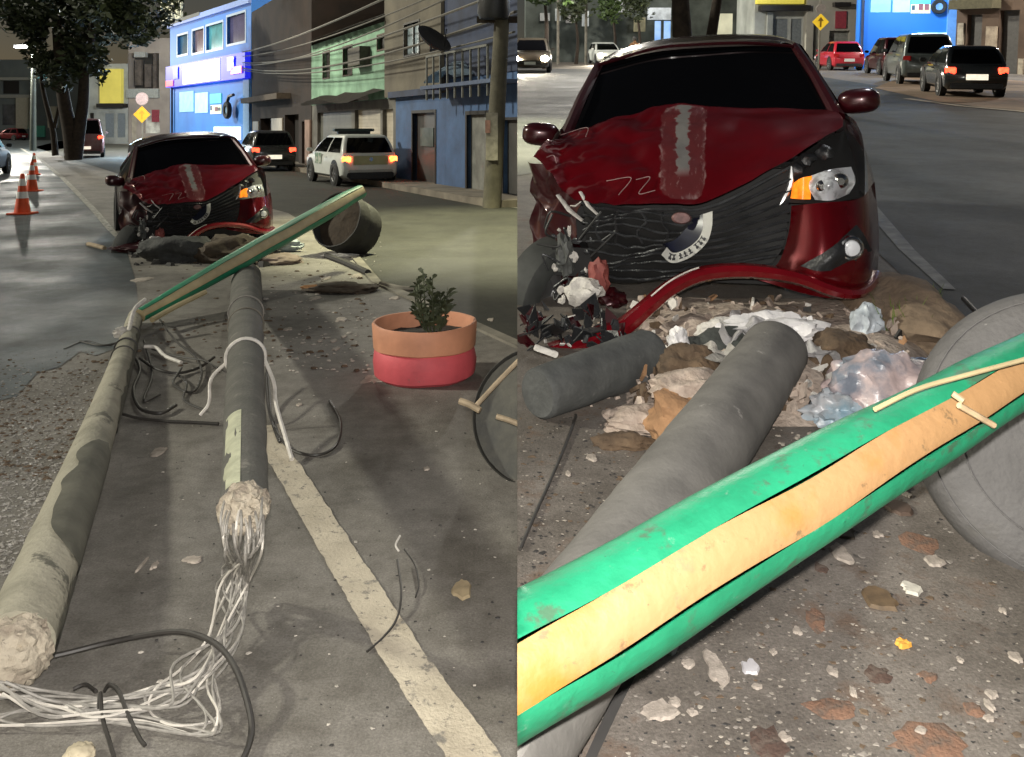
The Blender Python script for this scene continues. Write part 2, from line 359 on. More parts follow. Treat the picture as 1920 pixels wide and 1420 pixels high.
def wrecked_car(label, Mx):
    t = thing('wrecked_car', label, 'car', Mx)
    hb_ = B(); hb_.grid(HOOD, 110, 70, wob=.010, ws=5)
    for v in hb_.bm.verts:                                             # buckled sheet: sharp folds, strongest at the crushed left corner
        p = v.co; w = max(0., min(1., (.15-p.x)/.75)); w = w*w*(3-2*w); e = min(1, max(0, (p.y-.02)/.15))
        fold = abs(mnoise.noise(Vector((p.x*3.1+p.y*2.2, p.y*1.5-p.x*1.2, 4.))))
        fold2 = abs(mnoise.noise(Vector((p.x*7-p.y*3, p.y*6, 9.))))
        v.co.z += (.075*(fold-.18)+.035*(fold2-.2))*w*e + .018*(abs(mnoise.noise(Vector((p.x*2.3, p.y*2.0, 2.))))-.2)*e
    bmesh.ops.solidify(hb_.bm, geom=hb_.bm.faces[:], thickness=.012)
    h = hb_.obj('hood', m_hood, t)
    for ln in [[(.03,.78),(.07,.86),(.12,.9),(.16,.84),(.185,.68)],[(.05,.15),(.075,.28),(.10,.22)],  # this row paints highlights of the buckled edges; the next row is scratches
               [(.265,.2),(.315,.22),(.29,.06)],[(.325,.2),(.355,.21),(.33,.07),(.365,.09)]]:
        pts = curve([surf(HOOD, u, v)+Vector((0, -.008, .014)) for u, v in ln], 18)
        B().tube(pts, .0022, 5).obj('scratch_and_highlight', m_scr, h)
    # windshield, roof, pillars, flanks
    B().grid(CP([[(1060,268,1.0),(1092,190,1.38),(1128,124,1.75)],[(1200,232,1.1),(1216,162,1.45),(1232,97,1.8)],
                 [(1400,220,1.12),(1390,152,1.46),(1382,87,1.8)],[(1566,222,1.05),(1526,150,1.4),(1484,88,1.75)]]), 20, 14).obj('windshield', m_glass, t)
    front = [(1116,126,1.74),(1150,105,1.76),(1225,86,1.79),(1310,77,1.8),(1400,74,1.8),(1466,78,1.78),(1496,88,1.74)]
    rows = []
    for q in front:
        a = C(*q); rows.append([a, a+Vector((0,.35,.035)), a+Vector((0,.9,.04)), a+Vector((-.0,1.5,.01)), a+Vector((0,1.95,-.12))])
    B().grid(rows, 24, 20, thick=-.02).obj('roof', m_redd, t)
    for a, b_ in [(C(1570,218,1.04), C(1490,88,1.76)), (C(1056,266,.98), C(1122,124,1.75))]:
        d = (b_-a); B().tube([a-d*.02, a+d*.5+Vector((0,-.02,.02)), b_], [.04,.034,.03], 8).obj('pillar', m_redd, t)
    B().tube(curve([C(1122,122,1.70),C(1225,92,1.755),C(1310,84,1.765),C(1400,81,1.765),C(1490,87,1.71)],20), .012, 6).obj('roof_trim', m_redd, t)
    for sx, zr, in ((1, 1.40), (-1, 1.28)):
        x0 = .86 if sx > 0 else -.88; xt = .62 if sx > 0 else -.66; dz = .05 if sx > 0 else -.05
        B().grid([[Vector((x0*1.0,1.08,.90+dz)), Vector((xt*1.02,1.78,zr))],[Vector((x0,2.4,.93+dz)), Vector((xt,2.5,zr+.03))],
                  [Vector((x0*.95,3.55,.98+dz)), Vector((xt*.95,3.3,zr))]], 12, 6).obj('side_window', m_glass, t)
        P = []
        for y, k in ((.62,.97),(1.05,1.),(2.0,1.01),(3.1,1.),(3.75,.95),(3.9,.85)):
            P.append([Vector((x0*k*.95,y,.2)), Vector((x0*k*1.02,y,.34)), Vector((x0*k*1.03,y,.62)), Vector((x0*k*1.01,y,.84+dz)), Vector((x0*k*.96,y,.95+dz))])
        b = B().grid(P, 24, 12, thick=.02, wob=.01 if sx < 0 else .002, ws=3)
        b.obj('side_panel', m_redd if sx > 0 else M('red_flank_grey_sheen', (.12,.09,.085), .33, .45, col2=(.03,.012,.012), scale=3, coat=.6), t)  # left flank's grey reflection is mixed into its paint
        hd = B(); hd.box((x0*1.03-.01, 1.95, .76+dz), (x0*1.03+.01, 2.12, .79+dz)).obj('door_handle', m_plast, t, bevel=.005)
        b = B(); b.lathe([(.0,0),(.36,0),(.36,.03),(0,.03)], 24); b.obj('wheel_arch', m_cav, t, T(x0*1.03-.015, 3.15, .33) @ RY(R_(90)))
        wheel(t, T(x0*.95, 3.15, .30) @ RY(R_(90*sx)))
    B().grid([[Vector((-.82,3.9,.25)),Vector((-.84,3.93,.6)),Vector((-.8,3.8,.95)),Vector((-.6,3.6,1.22))],
              [Vector((0,3.98,.25)),Vector((0,4.0,.6)),Vector((0,3.9,.98)),Vector((0,3.66,1.28))],
              [Vector((.82,3.9,.25)),Vector((.84,3.93,.65)),Vector((.8,3.8,1.02)),Vector((.58,3.6,1.34))]], 16, 10).obj('tailgate', m_redd, t)
    b = B(); b.prism([(-.8,.4),(.78,.45),(.8,3.85),(-.82,3.85)], .14, .3); b.prism([(-.82,.55),(.78,.6),(.8,1.2),(-.82,1.2)], .2, .74)
    b.obj('underbody', m_cav, t)
    # right front: fender, bumper, lights
    B().grid(CP([[(1586,240,.66),(1584,226,.9),(1572,212,1.15)],[(1622,286,.64),(1614,262,.9),(1604,240,1.18)],[(1640,345,.66),(1632,318,.95),(1624,300,1.2)],
                 [(1642,420,.72),(1636,400,.95),(1630,390,1.2)]]), 16, 8, thick=.015).obj('fender', m_red, t)
    B().grid(CP([[(1484,386,.2),(1480,430,.17),(1466,480,.15),(1446,505,.14),(1405,520,.12)],
                 [(1545,380,.15),(1548,420,.1),(1548,470,.05),(1540,520,.03),(1530,556,.08)],
                 [(1612,372,.3),(1620,420,.25),(1624,470,.2),(1621,520,.18),(1606,558,.2)],
                 [(1640,340,.74),(1646,400,.7),(1648,450,.65),(1646,500,.62),(1642,545,.6)]]), 24, 20, thick=.015).obj('bumper', m_red, t)
    B().grid(CP([[(1482,306,.3),(1476,345,.28),(1474,380,.26)],[(1535,268,.5),(1540,330,.42),(1540,382,.3)],[(1584,244,.7),(1602,305,.55),(1612,372,.42)]]), 10, 8).obj('headlight_housing', m_cav, t)
    for a in (0, 1, 2):
        p0 = [(1490,320,.34),(1512,300,.4),(1546,286,.46)][a]
        B().lump(C(*p0), (.05,.05,.04), .5, 2, 2, a+4, True).obj('torn_plastic', m_plast, t)
    hl = B().grid(CP([[(1520,330,.22),(1517,352,.17),(1528,375,.19)],[(1556,318,.19),(1560,346,.1),(1560,376,.14)],[(1596,313,.34),(1604,340,.28),(1592,364,.28)]]), 14, 12, thick=.02).obj('headlight', m_lens, t)
    for q, r in (((1542,350,.12),.028), ((1576,340,.14),.036)):
        B().lathe([(0,.012),(r*.5,.012),(r*.8,.0),(r,-.012),(r*1.1,-.012)], 20, T(C(*q)) @ RX(R_(90))).obj('projector', m_chrome, hl)
    B().grid(CP([[(1487,344,.24),(1482,372,.22)],[(1503,334,.19),(1502,374,.17)],[(1522,330,.2),(1520,374,.18)]]), 8, 6, thick=.02).obj('indicator', m_amber, t)
    b = B(); b.grid(CP([[(1500,498,.07),(1540,508,.03),(1600,500,.12)],[(1560,462,.045),(1570,480,.03),(1612,478,.15)],[(1605,420,.16),(1620,440,.17),(1634,470,.28)]]), 8, 8)
    b.obj('fog_lamp_recess', m_plast, t, T(0, -.012, 0))
    fl = B().lathe([(0,.03),(.035,.028),(.045,.015),(.05,.03),(.058,.025),(.062,0),(.06,-.02)], 24, T(C(1594,464,.09)) @ RZ(R_(12)) @ RX(R_(90))).obj('fog_lamp', m_chrome, t)
    B().lathe([(0,.04),(.02,.038),(.036,.032),(.04,.024)], 20, T(C(1594,464,.09)) @ RZ(R_(12)) @ RX(R_(90))).obj('lens', m_lens, fl)
    # grille
    G = CP([[(1088,374,.24),(1096,430,.27),(1110,480,.32),(1125,528,.36)],[(1170,384,.16),(1172,430,.2),(1178,480,.26),(1185,530,.32)],
            [(1262,390,.1),(1262,432,.13),(1262,475,.18),(1262,515,.24)],[(1345,378,.13),(1345,425,.13),(1345,470,.16),(1345,510,.2)],
            [(1482,306,.24),(1480,380,.2),(1472,440,.19),(1446,500,.17)]])
    gr = B().grid(G, 30, 16, wob=.02, ws=6).obj('grille', m_cav, t)
    rnd = random.Random(3)
    for i in range(11):
        v = .03+.94*i/10
        pts = [surf(G, u, min(.99, max(.01, v+.05*math.sin(u*9+i)*(u < .6)+rnd.uniform(-.02,.02)*(u < .5))))+Vector((0,-.02-.012*rnd.random(),0)) for u in [k/20 for k in range(21)]]
        B().tube(pts, [.010+.006*rnd.random() for _ in pts], 6, squash=.6).obj('slat', m_slat, gr)
    for i in range(4):
        u = .08+.13*i; pts = [surf(G, u+rnd.uniform(-.03,.03), v)+Vector((0,-.03,0)) for v in (.05,.2,.35,.5)]
        B().tube(curve(pts,8), .007, 5).obj('broken_strip', m_plast if i % 2 else m_slat, gr)
    pts = [C(1484,312,.2),C(1482,345,.19),C(1470,372,.17),C(1462,385,.16)]
    B().tube(curve(pts,8), [.004,.01,.014,.014,.012,.012,.01,.006,.004], 6).obj('chrome_trim', M('dull_chrome',(.5,.5,.5),.3,.7,var=.3), gr)
    e = B().lathe([(0,.012),(.05,.012),(.06,.004),(.062,-.01)], 24, T(C(1278,409,.07)) @ RX(R_(78)) @ RY(R_(6)) @ Matrix.Diagonal((.8,.5,1,1)))
    e.obj('emblem', M('rosy_plastic',(.20,.10,.095),.6,.1,var=.6,scale=24), gr)
    # bent number plate
    cp = curve([C(1336,396,.02),C(1335,425,.0),C(1327,452,-.01),C(1308,473,-.02),C(1284,488,-.03),C(1258,493,-.03),C(1240,478,-.02)], 30)
    inner = curve([C(1318,402,.05),C(1318,425,.03),C(1312,444,.02),C(1298,459,.01),C(1278,471,0),C(1262,474,0),C(1250,464,.0)], 30)
    b = B(); b.rings([[p, q] for p, q in zip(cp, inner)], False, False); bmesh.ops.solidify(b.bm, geom=b.bm.faces[:], thickness=.004)
    pl = b.obj('number_plate', m_plate, t)
    for i in (10,12,14,17,19,21,24,26):
        p, q = cp[i], inner[i]; tg = (cp[i+1]-cp[i-1]).normalized()
        nn = tg.cross(q-p).normalized(); nn = nn if nn.y < 0 else -nn
        b = B()
        for a, c_, w in ((.2,.8,.009),(.2,.32,.02),(.5,.62,.016)) if i % 2 else ((.2,.8,.008),(.68,.8,.02),(.2,.45,.016)):
            m_ = p.lerp(q, a)+nn*.007; m2 = p.lerp(q, c_)+nn*.007
            b.poly([m_-tg*w*.5, m_+tg*w*.5, m2+tg*w*.5, m2-tg*w*.5])
        b.obj('plate_character', m_ink, pl, smooth=0)
    b = B(); b.rings([[p+Vector((0,.012,0)), q] for p, q in zip(inner, curve([C(1300,410,.1),C(1285,430,.08),C(1265,450,.07),C(1240,458,.07)],30))], False, False)
    b.obj('plate_backing', m_navy, pl)
    # lower lip of the bumper, torn off to the left
    lp = curve([C(1644,515,.55),C(1618,545,.2),C(1570,548,.04),C(1490,520,.0),C(1400,508,-.03),C(1320,514,-.06),C(1262,538,-.1),C(1215,575,-.15),C(1172,612,-.2),C(1130,630,-.26),C(1080,650,-.3),C(1020,672,-.34),C(950,694,-.36)], 56)
    B().tube(lp, [.030+.022*math.sin(math.pi*min(1,i/36)*.5) if i < 30 else .052+.0012*(i-30) for i in range(57)], 8, squash=.8).obj('bumper_lip', m_red, t)
    B().tube([p+Vector((0,-.03,.045)) for p in lp[24:33]], .004, 5).obj('lip_glint', m_dwhite, t)  # pale strip laid on the lip to stand for its glints
    # crushed left front
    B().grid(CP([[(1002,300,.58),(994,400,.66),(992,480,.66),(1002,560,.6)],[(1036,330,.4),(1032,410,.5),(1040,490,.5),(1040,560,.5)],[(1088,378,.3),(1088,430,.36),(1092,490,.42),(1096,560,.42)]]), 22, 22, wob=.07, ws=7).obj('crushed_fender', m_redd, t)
    w = wheel(t, T(C(1034,545,.55)) @ RZ(R_(-35)) @ RY(R_(100)), .31, .2, M('scuffed_tyre', (.045,.048,.045), .7, var=.4, scale=9)); w.name = 'front_wheel'
    for sx in (1,): wheel(t, T(.8, .85, .30) @ RY(R_(90)))
    for a, c_, r in ((C(1046,366,.26),C(1092,414,.2),.02),(C(1088,360,.2),C(1120,402,.14),.014),(C(1070,386,.2),C(1090,378,.18),.008)):
        B().tube([a, (a+c_)/2+Vector((0,-.02,-.01)), c_], [r*.8,r,r*.7], 6, squash=.45).obj('snapped_trim', m_dwhite, t)
    B().lump(C(1094,548,.12), (.10,.07,.075), .5, 1.5, 3, 3, True).obj('torn_liner', m_dwhite, t)
    B().lump(C(1122,520,.2), (.06,.05,.09), .5, 1.5, 3, 8, True).obj('broken_bracket', M('dusty_red', (.25,.06,.05), .7, var=.4, scale=12), t)
    B().lump(C(1150,560,.2), (.07,.06,.05), .6, 1.5, 3, 5, True).obj('broken_bracket', m_redd, t)
    B().lump(C(1060,480,.3), (.05,.05,.12), .7, 2.5, 3, 15, True).obj('torn_plastic', M('grey_liner', (.10,.105,.1), .6, var=.5, scale=10), t)
    for i in range(16):
        u, v = rnd.uniform(1035,1110), rnd.uniform(420,570)
        B().lump(C(u, v, rnd.uniform(.12,.3)), (rnd.uniform(.008,.028),.012,rnd.uniform(.01,.03)), .6, 2, 2, i, True).obj('fragment', m_dwhite if i % 2 else m_slat, t)
    for i in range(9):
        a = C(rnd.uniform(1010,1150), rnd.uniform(400,580), rnd.uniform(.1,.35)); B().tube(curve([a, a+Vector((rnd.uniform(-.1,.1),-.03,rnd.uniform(-.1,.1))), a+Vector((rnd.uniform(-.15,.15),0,rnd.uniform(-.15,.1)))],8), .006, 5).obj('loose_wire', m_black if i % 3 else m_slat, t)
    # mirrors
    for (cu, cv, s) in ((1610,190,1), (1014,252,-1)):
        c = C(cu, cv, 1.15)
        b = B(); b.lump((0,0,0),(1,1,1),.04,1.2,4,6)
        for v in b.bm.verts: v.co = Vector(((abs(v.co.x)**.7)*math.copysign(.118,v.co.x), min(v.co.y*.08,.055), (abs(v.co.z)**.75)*math.copysign(.074,v.co.z)))
        mr = b.obj('mirror', m_redd, t, T(c) @ RY(R_(-8 if s > 0 else 4)) @ RZ(R_(-12*s)))
        b = B(); b.tube([c+Vector((-.09*s,.02,-.04)), c+Vector((-.2*s,.05,-.07))], [.03,.035], 8); b.obj('mirror_arm', m_plast, t)
        b = B(); b.box((-.095,.06,-.05),(.095,.064,.05)); b.obj('mirror_glass', m_chrome, mr)
    return t

# ------------------------------------------------------------------ other vehicles: nose towards +Y, rear bumper at y = 0
def car(name, label, Mx, paint, Lc=3.9, W=1.7, H=1.48, belt=.92, hood=.78, rear=(.12,.45), front=(1.75,2.75), tail=m_tailoff, plate=m_plate, lights=None,
        group=None, r=.31, suv=False, cat='car', band=None, trunk=None):
    t = thing(name, label, cat, Mx, group); hw = W/2
    def ring(y, zb, zt, w):
        h = w*hw; zm = zb+(zt-zb)*.55
        pr = [(h*.86,zb),(h*.97,zb+.08),(h,zm),(h*.985,zt-.12),(h*.93,zt-.03),(h*.8,zt)]
        return [Vector((x,y,z)) for x, z in pr]+[Vector((-x,y,z)) for x, z in pr[::-1]]
    zb = .24 if suv else .2; tk = trunk or belt
    st = [(0,zb+.12,tk-.2,.90),(.05,zb+.05,tk-.05,.95),(.2,zb,tk,.985),(.9,zb,belt if not trunk else tk,1.),(1.6,zb,belt,1.),(Lc-1.6,zb,belt-.01,1.),(Lc-front[0]+.5,zb,belt-.02,1.) ]
    st = [q for q in st if q[0] < Lc-1.2]
    st += [(Lc-1.1,zb,belt-.03,.995),(Lc-.6,zb,(belt+hood)/2,.98),(Lc-.2,zb+.02,hood,.93),(Lc-.05,zb+.06,hood-.14,.87),(Lc,zb+.14,hood-.25,.8)]
    B().rings([ring(*q) for q in st]).obj('body', paint, t)
    rb, rt = rear; fb, ft = Lc-front[0]+.75, Lc-front[1]+.75
    lv = [(belt-.06,rb,fb,.93),(belt,rb+.01,fb,.92),((belt+H)/2,(rb+rt)/2,(fb+ft)/2+.03,.84),(H-.09,rt-.02,ft+.08,.755),(H-.03,rt+.06,ft-.05,.70),(H,rt+.25,ft-.25,.56)]
    rg = []
    for z, y0, y1, w in lv:
        h = w*hw; c = .07; q = []
        for (cx, cy, a0) in ((h-c,y1-c,0),(-h+c,y1-c,90),(-h+c,y0+c,180),(h-c,y0+c,270)):
            for k in range(4): a = R_(a0+30*k); q.append(Vector((cx+c*math.cos(a), cy+c*math.sin(a), z)))
        rg.append(q)
    B().rings(rg).obj('cabin', paint, t)
    def lvl(z):
        for a, b in zip(lv, lv[1:]):
            if a[0] <= z <= b[0]: f = (z-a[0])/(b[0]-a[0]); return [a[i]+(b[i]-a[i])*f for i in range(4)]
    z0, z1 = belt+.03, H-.10
    for nm, end in (('rear_window',1),('windshield',2)):
        b = B(); rows = []
        for k in range(6):
            z = z0+(z1-z0)*k/5; q = lvl(z); y = q[end]+(-.012 if end == 1 else .012); x = q[3]*hw-.10
            rows.append([Vector((-x,y,z)), Vector((0,y+(-.015 if end == 1 else .015),z)), Vector((x,y,z))])
        b.rings(rows, False, False); b.obj(nm, m_glass, t)
    for s in (1,-1):
        for a0, a1 in ((.07,.46),(.51,.93)):
            b = B(); rows = []
            for k in range(5):
                z = z0+(z1-z0)*k/4; q = lvl(z); x = s*(q[3]*hw+.012); yy = lambda f: q[1]+(q[2]-q[1])*f
                rows.append([Vector((x,yy(a0),z)), Vector((x,yy(a1),z))])
            b.rings(rows, False, False); b.obj('side_window', m_glass, t)
        for wy in (.72, Lc-.82):
            B().lathe([(0,.004),(r+.07,.004),(r+.07,-.05)], 24).obj('wheel_arch', m_plast if suv else m_cav, t, T(s*hw*.995,wy,r+.03) @ RY(R_(90*s)))
            wheel(t, T(s*(hw-.08),wy,r) @ RY(R_(90*s)), r, .2)
        tl = B(); tl.box((-.13,-.03,-.085),(.13,.06,.085)).obj('tail_light', tail, t, T(s*(hw*.93-.1), .03, tk-.16) @ RZ(R_(22*s)), bevel=.02)
        B().box((-.16,-.05,-.06),(.16,.04,.06)).obj('headlight', lights or m_lens, t, T(s*(hw*.80-.06), Lc-.05, hood-.16) @ RZ(R_(-26*s)), bevel=.02)
        if lights: B().lump((0,0,0),(.17,.07,.13),.02,1,3,1).obj('lamp_glare', lights, t, T(s*(hw*.80-.06), Lc+.0, hood-.16))  # oversized glowing lump in place of the headlight's glare
        mr = B(); mr.box((-.09,-.05,-.06),(.09,.05,.06)).obj('mirror', paint, t, T(s*(hw+.1), fb-.28, belt+.08), bevel=.025)
        B().box((-.025,-.02,-.005),(.025,.02,.02)).obj('door_handle', paint, t, T(s*(hw+.01), 1.5, belt-.13))
    B().box((-hw*.8,-.035,zb+.03),(hw*.8,.06,zb+.17)).obj('rear_skirt', m_plast, t, bevel=.02)
    B().box((-.26,-.02,0),(.26,.0,.15)).obj('number_plate', plate, t, T(0, -.02, (zb+.26) if not suv else zb+.24), bevel=.004)
    B().box((-hw*.55,-.02,0),(hw*.55,.03,.16)).obj('front_grille', m_cav, t, T(0, Lc, zb+.18), bevel=.02)
    B().box((-.24,.0,0),(.24,.03,.12)).obj('front_plate', m_plate, t, T(0, Lc+.02, zb+.16))
    if band:
        for s in (1,-1):
            B().box((-.004,.95,0),(.004,Lc-1.2,.2)).obj('door_stripe', band, t, T(s*(hw+.004), 0, belt-.42))
    return t
# ------------------------------------------------------------------ ground of the level street
def sheet(name, pts, mat, z, kind='structure', Mx=I4):
    b = B(); b.poly([(p[0], p[1], z) for p in pts]); return b.obj(name, mat, None, Mx, smooth=0, kind=kind)
sheet('ground', [(-300,-30),(60,-30),(60,400),(-300,400)], m_asph, 0)
edge = [L(60,288),L(118,335),L(175,390),L(232,455),L(252,520),L(262,590),L(246,640)]
wet = [(-60,140)]+[(p.x,p.y) for p in edge]
for u, v in ((215,655),(180,668),(150,660),(110,690),(70,700),(30,745),(-40,760)): p = L(u, v); wet.append((p.x, p.y))
sheet('wet_road', wet+[(-12,5),(-90,60)], m_wet, .004)
rd = [L(655,470),L(705,530),L(800,572),L(888,611),L(985,655)]
kerb_in = [L(985,400),L(735,352),L(560,320),L(470,303)]
far = [L(560,312),L(300,272),L(150,268)]
sheet('far_road', [(p.x,p.y) for p in rd]+[(.3,17.4)]+[(p.x,p.y) for p in kerb_in[1:]]+[(-30,75),(-60,120),(-40,75),L(170,310)[:2],L(240,332)[:2],L(330,345)[:2],L(540,400)[:2]], m_road, .004)
def strip(name, pts, w, mat, z, th=0, **k):
    b = B(); P = [Vector((p[0],p[1],0)) for p in pts]; rs = []
    for i, p in enumerate(P):
        t = (P[min(i+1,len(P)-1)]-P[max(i-1,0)]).normalized(); n = Vector((-t.y,t.x,0)); ww = w[i] if hasattr(w,'__len__') else w
        a, c = p-n*ww/2, p+n*ww/2
        rs.append([a+Vector((0,0,z)), c+Vector((0,0,z))] if not th else [a, a+Vector((0,0,th)), c+Vector((0,0,th)), c])
    b.rings(rs, bool(th), bool(th)); return b.obj(name, mat, None, I4, smooth=0, **k)
# painted lines
strip('edge_line', [(p.x,p.y) for p in [L(40,279),L(80,303),L(118,335),L(175,393),L(206,430),L(238,462)]], [.16,.15,.14,.12,.1,.08], m_line2, .009, kind='structure')
ln = [L(512,838),L(555,905),L(600,980),L(650,1062),L(700,1142),L(755,1230),L(815,1320),L(900,1440)]
_c = curve([Vector((p.x,p.y,0)) for p in [L(500,800)]+ln+[L(960,1540)]], 150)
strip('road_marking', [(p.x+.006*mnoise.noise(p*9),p.y) for p in _c], [.126+.007*mnoise.noise(p*22)+.006*mnoise.noise(p*60) for p in _c], m_line, .006, kind='structure')
strip('median_edge', [(p.x,p.y) for p in rd], .10, m_kerb, 0, .02, kind='structure')
# sidewalk with kerb along the row of houses
e_row = Vector((.4472,-.8944,0)); A_row = Vector((-1.44,22.3,0)); n_row = Vector((.8944,.4472,0))
pw = B()
P0, P1 = A_row+e_row*4.2, A_row-e_row*52
for a, b_, z in ((-1.05,-.9,.15),(-.896,.3,.14)):
    q = [P0+n_row*a, P1+n_row*a, P1+n_row*b_, P0+n_row*b_]; pw.prism([(v.x,v.y) for v in q], 0, z)
pw.obj('sidewalk', m_walk, None, I4, smooth=0, kind='structure')

# ------------------------------------------------------------------ facades
class Row:
    def __init__(s, O, e, h=HL, v0=VL, W=I4):
        s.O, s.e, s.h, s.v0 = Vector(O), Vector(e).normalized(), h, v0; s.n = Vector((-s.e.y, s.e.x, 0)); s.W = W
    def at(s, u):
        k = (u-CX)/F; return (k*s.O.y-s.O.x)/(s.e.x-k*s.e.y)
    def z(s, u, v): y = s.O.y+s.at(u)*s.e.y; return s.h-(v-s.v0)*y/F
    def mat(s, off=0):
        m = Matrix((( s.e.x, s.n.x, 0, 0),(s.e.y, s.n.y, 0, 0),(0,0,1,0),(0,0,0,1)))
        return s.W @ Matrix.Translation(s.O+s.n*off) @ m
    def rect(s, r):
        u0, v0, u1, v1 = r; um = (u0+u1)/2; return (s.at(u0), s.z(um,v1), s.at(u1), s.z(um,v0))
def wall(b, x0, z0, x1, z1, holes, y0=0., depth=.18, D=6., ):
    xs = sorted({x0,x1,*[h[0] for h in holes],*[h[2] for h in holes]}); zs = sorted({z0,z1,*[h[1] for h in holes],*[h[3] for h in holes]})
    for i in range(len(xs)-1):
        for j in range(len(zs)-1):
            cx, cz = (xs[i]+xs[i+1])/2, (zs[j]+zs[j+1])/2
            if x0 < cx < x1 and z0 < cz < z1 and not any(h[0] < cx < h[2] and h[1] < cz < h[3] for h in holes):
                b.poly([(xs[i],y0,zs[j]),(xs[i+1],y0,zs[j]),(xs[i+1],y0,zs[j+1]),(xs[i],y0,zs[j+1])])
    for a0, c0, a1, c1 in holes:
        y1 = y0+depth
        for p, q in (((a0,c0),(a1,c0)),((a1,c0),(a1,c1)),((a1,c1),(a0,c1)),((a0,c1),(a0,c0))):
            b.poly([(p[0],y0,p[1]),(q[0],y0,q[1]),(q[0],y1,q[1]),(p[0],y1,p[1])])
    b.box((x0,y0+depth+.001,z0),(x1,y0+D,z1))
    for x in (x0,x1): b.poly([(x,y0,z0),(x,y0+depth,z0),(x,y0+depth,z1),(x,y0,z1)])
    b.poly([(x0,y0,z1),(x1,y0,z1),(x1,y0+depth,z1),(x0,y0+depth,z1)])
def opening(row, parent, r, name, mat, inset=.12, frame=None, fw=.05, mull=0, proud=.02):
    x0, z0, x1, z1 = row.rect(r)
    o = B().box((x0,inset,z0),(x1,inset+.03,z1)).obj(name, mat, parent, I4, smooth=0)
    if frame:
        b = B()
        for a in ((x0-fw,z0-fw,x0,z1+fw),(x1,z0-fw,x1+fw,z1+fw),(x0,z1,x1,z1+fw),(x0,z0-fw,x1,z0)):
            b.box((a[0],-proud,a[1]),(a[2],inset-.002,a[3]))
        for i in range(mull):
            xm = x0+(x1-x0)*(i+1)/(mull+1); b.box((xm-fw*.4,inset-.04,z0),(xm+fw*.4,inset-.002,z1))
        b.obj(name+'_frame', frame, o, I4, smooth=0)
    return o
def shutter(row, parent, r, mat, name='shutter', inset=.1, pitch=.11):
    x0, z0, x1, z1 = row.rect(r); b = B(); k = max(3, int((z1-z0)/pitch))
    for i in range(k):
        za, zb = z0+(z1-z0)*i/k, z0+(z1-z0)*(i+1)/k; b.box((x0,inset,za+.006),(x1,inset+.03,zb-.006))
    b.box((x0,inset+.012,z0),(x1,inset+.028,z1)); return b.obj(name, mat, parent, I4, smooth=0)
def house(row, name, label, cat='building'): return thing(name, label, cat, row.mat())
def slab(row, parent, name, mat, r, y0, y1): # box given by pixel rect between two depths off the facade
    x0, z0, x1, z1 = row.rect(r); return B().box((x0,y0,z0),(x1,y1,z1)).obj(name, mat, parent, I4, smooth=0)

row = Row(A_row, e_row)
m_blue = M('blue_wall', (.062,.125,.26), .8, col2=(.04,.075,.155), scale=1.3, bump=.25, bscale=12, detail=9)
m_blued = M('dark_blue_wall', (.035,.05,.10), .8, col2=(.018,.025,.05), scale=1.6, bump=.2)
m_tanw = M('bare_render', (.165,.145,.108), .9, col2=(.10,.088,.068), scale=.9, bump=.4, bscale=10, detail=10)
m_greenw = M('mint_wall', (.27,.46,.32), .85, col2=(.14,.25,.165), scale=1.1, bump=.3, bscale=14, detail=10)
m_brown = M('brown_wall', (.034,.02,.014), .9, col2=(.018,.012,.009), scale=1.1, bump=.3)
m_cream = M('cream_shutter', (.52,.46,.36), .6, var=.25, scale=2)
m_greys = M('grey_shutter', (.13,.13,.11), .6, var=.3, scale=2)
m_doord = M('dark_metal_door', (.06,.058,.055), .5, var=.5, scale=1.5, detail=8)
m_doorg = M('grey_door', (.20,.20,.18), .6, col2=(.10,.10,.09), scale=3)
m_winl = M('pale_window', (.42,.5,.55), .25, col2=(.22,.28,.3), scale=3)
m_dark = M('dark_opening', (.015,.012,.01), .6, var=.3)
m_tile = M('roof_sheet', (.13,.125,.11), .85, var=.4, scale=3)
m_pinkc = M('pink_column', (.36,.24,.19), .85, var=.3, scale=3)

# blue ground floor with a dark-blue and a bare-rendered upper storey: two houses
h = house(row, 'house', 'blue house with grey doors and dark blue upper storey behind the utility pole')
hl_ = [row.rect(q) for q in ((876,215,914,360),(944,225,990,366))]
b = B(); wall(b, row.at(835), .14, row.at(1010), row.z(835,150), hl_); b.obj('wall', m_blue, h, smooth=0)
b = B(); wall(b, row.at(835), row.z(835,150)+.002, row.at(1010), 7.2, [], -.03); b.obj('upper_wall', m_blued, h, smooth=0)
opening(row, h, (876,215,914,360), 'door', m_doorg, .1, m_dark, .09)
opening(row, h, (944,225,990,366), 'door', m_doord, .1, m_dark, .06)
x0, z0, x1, z1 = row.rect((832,112,892,156))
b = B(); b.rings([[Vector((x0+(x1-x0)*t,-.05-.5*(k),z0+(z1-z0)*f*(1-.5*k))) for t, f in ((0,.1),(.1,.55),(.4,.95),(.7,.9),(1,.3))] for k in (0,.5,1)], False, False)
bmesh.ops.solidify(b.bm, geom=b.bm.faces[:], thickness=.03); b.obj('awning', M('pale_blue_awning', (.32,.42,.52), .6, var=.4, scale=3), h)
slab(row, h, 'balcony_slab', M('blue_slab', (.09,.12,.2), .8, var=.3), (836,156,975,163), -.7, -.033)
rr = row.rect((845,62,965,112)); b = B()
for i in range(9):
    xx = rr[0]+(rr[2]-rr[0])*i/8; B().box((xx-.02,-.66,rr[1]-.9),(xx+.02,-.62,rr[1]+.148)).obj('baluster', m_doorg, h, smooth=0)
b.box((rr[0],-.67,rr[1]+.15),(rr[2],-.61,rr[1]+.2)); b.obj('balcony_railing', m_doorg, h, smooth=0)

